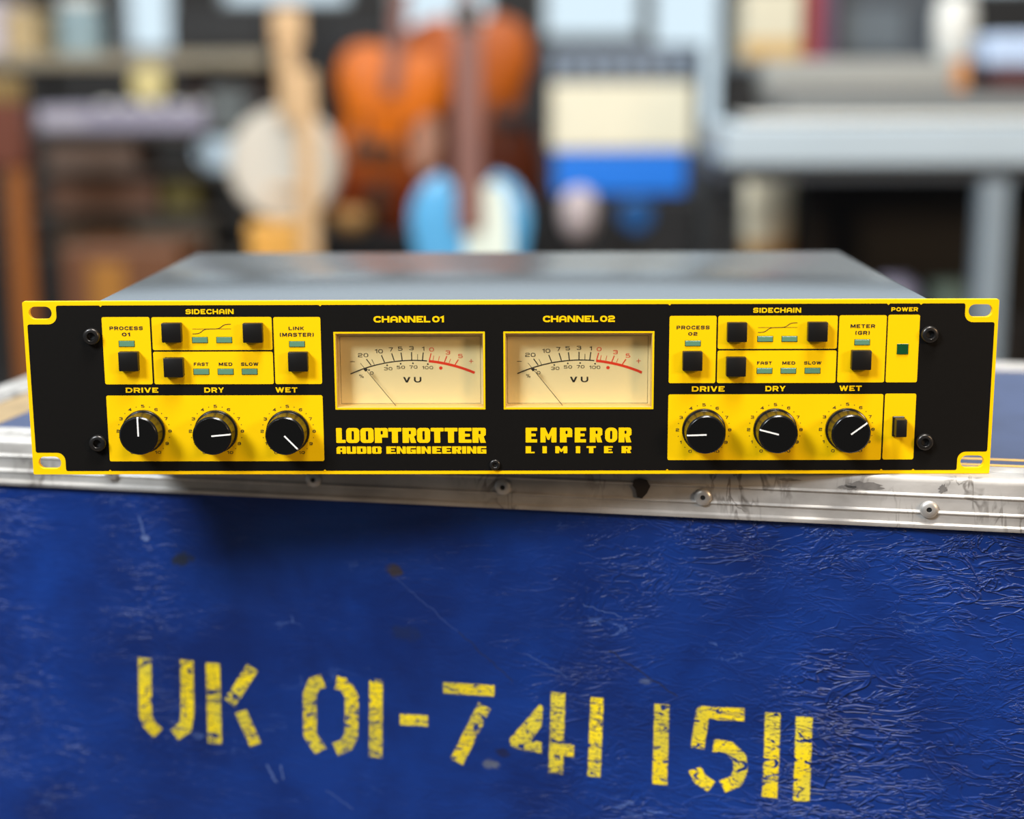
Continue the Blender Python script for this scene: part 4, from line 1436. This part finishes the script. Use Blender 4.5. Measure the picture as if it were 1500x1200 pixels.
# keyboards, stand and things on them, right
M_STEEL = dk('grey_painted_steel', (134, 148, 158), rough=.4)
ks = thing('keyboard_stand', (.78, 1.93, ZF), 'grey steel table frame carrying the pale keyboard', 'keyboard stand')
MB().box(-.47, .55, -.16, .18, .845, .868, .004).build('frame', dk('frame_dark', (60, 66, 72), rough=.5), ks)
for x in (-.028, .50):
    MB().box(x - .023, x + .023, -.17, -.12, 0, .845, .005).build('leg', M_STEEL, ks)
for x in (-.43, .50):
    MB().box(x - .012, x + .012, .13, .155, 0, .845, .004).build('leg', M_DARK, ks)
kb = thing('keyboard', (.78, 1.92, ZF + .869), 'long pale grey keyboard lying on the steel stand at right', 'keyboard')
MB().box(-.465, .55, -.17, .17, 0, .068, .008).build('body', dk('pale_grey_plastic', (178, 194, 204), rough=.4, noise=.05, scale=5), kb)
MB().box(-.44, .52, -.165, .0, .068, .0705, .001).build('keybed', M_BLACKG, kb)
for i in range(28):
    MB().box(-.43 + i * .0335, -.43 + i * .0335 + .0315, -.163, -.005, .0705, .079, .001).build('key', M_WHITE, kb)
for i in range(4):
    MB().box(.10 + i * .06, .13 + i * .06, -.172, -.168, .02, .035, .001).build('socket', M_STEEL, kb)
sy = thing('synthesizer', (.80, 2.06, ZF + .938), 'dark grey synthesizer stacked on the back of the pale keyboard', 'synthesizer')
MB().box(-.37, .50, -.02, .14, 0, .048, .005).build('body', dk('synth_grey', (92, 94, 94), rough=.5), sy)
MB().box(-.34, .46, -.024, -.019, .012, .036, .001).build('front_strip', dk('strip_grey', (120, 122, 120), rough=.5), sy)
gb = thing('rack_mixer', (.61, 2.14, ZF + .986), 'flat light grey unit with a wooden end, on top of the dark synthesizer', 'mixer')
MB().box(-.184, .150, -.05, .06, .0, .055, .004).build('body', dk('light_grey_metal', (150, 152, 148), rough=.4), gb)
MB().box(.150, .178, -.05, .06, 0, .055, .003).build('end_cheek', m_wood('orange_cheek', srgb(190, 128, 76), srgb(206, 146, 92), .4), gb)
rb = tag(MB().box(.825, .945, 2.06, 2.19, ZF + .987, ZF + 1.024, .004).build('box', dk('dark_red_card', (74, 26, 26), rough=.6)), 'dark red flat box under the pale blue one, on the dark synthesizer', 'box')
lb = tag(MB().box(.812, .925, 2.07, 2.18, ZF + 1.0245, ZF + 1.083, .012, 3).build('box', dk('pale_blue_card', (178, 196, 222), rough=.6)), 'pale blue box stacked on the dark red box', 'box')
bc = thing('road_case', (.86, 2.40, ZF), 'large black road case under the pale keyboard', 'road case')
MB().box(-.33, .42, -.14, .16, 0, .835, .008).build('body', dk('case_black', (12, 13, 16), rough=.5), bc)
MB().box(-.06, .06, -.15, -.139, .55, .60, .004).build('handle', M_BLACKG, bc)
tr = thing('trunk', (.70, 2.0, ZF), 'low black trunk in front of the big road case', 'trunk')
MB().box(-.15, .15, -.10, .13, 0, .60, .008).build('body', dk('trunk_black', (22, 22, 26), rough=.5), tr)
MB().box(-.15, .15, -.104, -.098, .53, .545, .001).build('lid_seam', M_DARK, tr)
tag(MB().revolve([(0, 0), (.034, 0), (.043, .02), (.042, .045), (.025, .062), (0, .066)], (.652, 2.0, ZF + .6), 'Z', 28).build('bowl', dk('pale_lilac', (150, 146, 168), rough=.5), smooth=50), 'pale lilac rounded bowl on the low black trunk, just past the rack unit', 'bowl')
tag(MB().box(.717, .775, 1.97, 2.03, ZF + .601, ZF + .655, .008, 3).build('box', dk('grey_green_card', (96, 112, 100), rough=.7)), 'small grey-green box beside the lilac bowl', 'box')

# wall shelf at right with books and gear
rs = thing('shelf_unit', (.86, 2.42, ZF), 'grey shelf unit behind the keyboards, holding books and gear', 'shelf unit')
MB().box(-.46, .46, -.16, .18, 1.025, 1.042, .003).build('shelf_board', dk('board_grey', (110, 118, 124), rough=.6), rs)
for x in (-.45, .45):
    MB().box(x - .01, x + .01, .16, .18, 0, 1.025, .002).build('upright', M_DARK, rs)
tb = thing('ring_binder', (.465, 2.34, ZF + 1.042), 'cream and tan binder at the left end of the grey shelf', 'binder')
MB().box(-.054, .054, -.06, .1, 0, .13, .004).build('cover', dk('cream_card', (206, 200, 176), rough=.7), tb)
MB().box(-.054, .054, -.062, -.058, .002, .04, .001).build('label_strip', dk('tan_strip', (196, 164, 108), rough=.7), tb)
for x0, x1, h, c, lab in ((.523, .528, .2, (150, 96, 60), 'thin tan-brown book left of the red book'), (.530, .556, .2, (140, 34, 48), 'crimson book beside the thin brown book on the grey shelf'), (.558, .583, .19, (92, 70, 92), 'dull purple book right of the crimson book')):
    b_ = thing('book', ((x0 + x1) / 2, 2.33, ZF + 1.042), lab, 'book', 'books on the grey shelf')
    MB().box((x0 - x1) / 2, (x1 - x0) / 2, -.05, .1, 0, h, .001).build('cover', dk('book_%d' % c[0], c, rough=.6), b_)
gr = thing('amplifier_head', (.702, 2.45, ZF + 1.042), 'dark grey equipment box in the middle of the grey shelf', 'equipment')
MB().box(-.105, .105, -.08, .1, 0, .19, .006).build('body', dk('gear_dark', (62, 70, 78), rough=.5), gr)
MB().box(-.09, .03, -.084, -.079, .02, .10, .002).build('display', dk('gear_panel', (84, 98, 108), rough=.4), gr)
tag(MB().revolve([(0, 0), (.03, 0), (.04, .03), (.04, .09), (.03, .118), (0, .12)], (.818, 2.32, ZF + 1.042), 'Z', 26).build('jar', M_WHITE, smooth=50), 'white rounded jar at the right of the dark equipment box', 'jar')

# left: open shelving with keyboard and boxes
M_SH = dk('shelf_brown', (58, 54, 48), rough=.6)
ls = thing('shelving', (-.86, 2.85, ZF), 'dark open shelving at left holding a keyboard and boxes', 'shelving')
for z in (.64, .728, .815, .898):
    MB().box(-.30, .265, -.26, .25, z, z + .0085, .002).build('shelf_board', M_SH, ls)
MB().box(-.45, .265, .02, .30, 1.045, 1.075, .003).build('shelf_board', dk('beige_board', (150, 140, 118), rough=.6), ls)
for x in (-.29, .245):
    for y in (-.25, .24):
        if x > 0 and y < 0:
            continue
        MB().box(x - .011, x + .011, y - .011, y + .011, 0, .91 if y < 0 else 1.045, .002).build('upright', M_DARK, ls)
lk = thing('keyboard', (-.862, 2.72, ZF + .908), 'lilac-grey keyboard on the dark shelving at left', 'keyboard')
MB().box(-.18, .18, -.12, .08, 0, .050, .005).build('body', dk('lilac_grey', (144, 140, 158), rough=.5), lk)
MB().box(-.172, -.075, -.1215, -.119, .008, .044, .001).build('end_panel', dk('lilac_light', (172, 168, 180), rough=.5), lk)
for i in range(14):
    MB().box(-.065 + i * .017, -.065 + i * .017 + .0155, -.115, -.02, .050, .058, .0006).build('key', M_WHITE if i % 3 else M_BLACKG, lk)
tag(MB().revolve([(0, .012), (.036, .012), (.040, .006), (.040, -.006), (.034, -.012), (0, -.012)], (-.826, 2.72, ZF + .908 + .0585 + .0402), 'Y', 32).build('clock', dk('pale_yellow', (204, 188, 128), rough=.5), smooth=50), 'small round pale yellow clock on the lilac-grey keyboard', 'clock')
for x0, x1, z, h, c, nm, lab in ((-1.03, -.84, .824, .06, (104, 84, 72), 'box', 'brown card box on the shelf just below the lilac keyboard'),
                                 (-1.03, -.80, .737, .072, (96, 66, 48), 'box', 'reddish brown box on the middle shelf at left'),
                                 (-1.02, -.875, .649, .072, (76, 56, 38), 'box', 'dark brown box on the lowest visible shelf at left'),
                                 (-.86, -.685, .649, .074, (84, 80, 70), 'box', 'grey-brown box right of the dark brown one'),
                                 (-.785, -.71, .737, .060, (84, 76, 24), 'tin', 'small olive tin on the middle shelf'),
                                 (-.677, -.600, .908, .09, (92, 98, 98), 'speaker', 'small grey speaker at the right of the lilac keyboard')):
    t_ = thing(nm, ((x0 + x1) / 2, 2.72, ZF + z), lab, nm)
    w_ = (x1 - x0) / 2
    MB().box(-w_, w_, -.10, .10, 0, h * .8, .003).build('body', dk('c%d_%d_%d' % c, c, rough=.7), t_)
    MB().box(-w_ - .001, w_ + .001, -.101, .101, h * .8, h, .003).build('lid', dk('c%d_%d_%d' % c, c, rough=.7), t_)
mg = thing('mug', (-.652, 2.64, ZF + .824), 'pale blue-white mug on the shelf left of the banjo', 'mug')
M_MUG = dk('pale_blue_glaze', (200, 222, 236), rough=.3)
MB().revolve([(0, 0), (.040, 0), (.046, .01), (.048, .068), (.044, .068), (.042, .012), (0, .01)], (0, 0, 0), 'Z', 28).build('cup', M_MUG, mg, smooth=50)
hl = MB()
for k in range(10):
    a0, a1 = -1.4 + 2.8 * k / 10, -1.4 + 2.8 * (k + 1) / 10
    hl.cyl((-.04 - .018 * math.cos(a0), 0, .038 + .022 * math.sin(a0)), (-.04 - .018 * math.cos(a1), 0, .038 + .022 * math.sin(a1)), .005, n=8)
hl.build('handle', M_MUG, mg)
bb = thing('speaker', (-.715, 3.0, ZF + 1.076), 'black speaker box on the beige top board, left of the banjo neck', 'speaker')
MB().box(-.112, .108, -.05, .12, 0, .088, .005).build('body', dk('speaker_black', (14, 14, 15), rough=.5), bb)
MB().box(-.10, .096, -.054, -.049, .008, .080, .002).build('grille', M_HOLE, bb)
br = thing('drawer_box', (-.72, 3.0, ZF + .908), 'dark brown drawer box under the beige top board', 'drawer box')
MB().box(-.085, .10, -.02, .07, 0, .135, .003).build('body', dk('dark_brown', (64, 42, 32), rough=.6), br)
MB().revolve([(.008, 0), (.008, .012), (0, .014)], (0, -.02, .08), 'Y', 12).build('knob', M_CHROME, br)
for x0, x1, h, c, nm, lab in ((-1.285, -1.20, .12, (206, 198, 206), 'box', 'pale lilac box at the far left of the beige board'), (-1.19, -1.13, .10, (196, 172, 128), 'box', 'tan box beside the pale lilac one on the beige board'),
                              (-1.10, -.99, .11, (142, 164, 170), 'jar', 'blue-grey jar on the beige board at top left')):
    t_ = thing(nm, ((x0 + x1) / 2, 2.98, ZF + 1.076), lab, nm)
    w_ = (x1 - x0) / 2
    if nm == 'jar':
        MB().revolve([(0, 0), (w_, 0), (w_, h * .8), (w_ * .8, h * .9), (w_ * .8, h), (0, h)], (0, 0, 0), 'Z', 24).build('body', dk('j%d' % c[0], c, rough=.4), t_, smooth=40)
        MB().revolve([(0, h), (w_ * .85, h), (w_ * .85, h + .02), (0, h + .02)], (0, 0, 0), 'Z', 24).build('lid', M_WHITE, t_)
    else:
        MB().box(-w_, w_, -.08, .1, 0, h * .75, .003).build('body', dk('b%d' % c[0], c, rough=.7), t_)
        MB().box(-w_ - .001, w_ + .001, -.081, .101, h * .75, h, .003).build('lid', dk('b%d' % c[0], c, rough=.7), t_)
# far left wooden stand and low cabinet
ws = thing('easel', (-.965, 2.22, ZF), 'orange-brown wooden easel post with a red-brown head, at the left edge', 'easel')
MB().box(-.019, .019, -.02, .02, .02, .87, .004).build('post', m_wood('orange_brown', srgb(134, 76, 22), srgb(158, 92, 30), .5), ws)
MB().box(-.075, .022, -.03, .03, .852, .97, .006).build('head_block', m_wood('red_brown', srgb(92, 44, 26), srgb(116, 58, 34), .5), ws)
MB().box(-.07, .02, -.028, .028, .97, 1.02, .006).build('cap', m_wood('olive_tan', srgb(120, 96, 50), srgb(140, 114, 62), .5), ws)
MB().box(-.11, .045, -.06, .06, 0, .02, .004).build('base', MATS['orange_brown'], ws)
lc = thing('cabinet', (-.80, 2.40, ZF), 'low reddish brown wooden cabinet at left, behind the rack unit', 'cabinet')
MB().box(-.115, .115, -.10, .16, 0, .69, .006).build('body', m_wood('cab_brown', srgb(98, 60, 36), srgb(120, 76, 44), .5), lc)
MB().box(-.06, .01, -.106, -.099, .555, .66, .004).build('drawer_front', m_wood('amber_front', srgb(158, 104, 36), srgb(178, 124, 48), .5), lc)
# black case high between banjo neck and guitars
hb = thing('black_case', (-.45, 3.55, ZF), 'tall black instrument case behind the banjo neck and orange instrument', 'instrument case')
MB().box(-.10, .14, -.08, .10, 0, 1.16, .02, 3).build('body', dk('case_black_matt', (16, 16, 18), rough=.6), hb)
MB().box(-.03, .03, -.095, -.078, .9, .93, .004).build('handle', M_CHROME, hb)
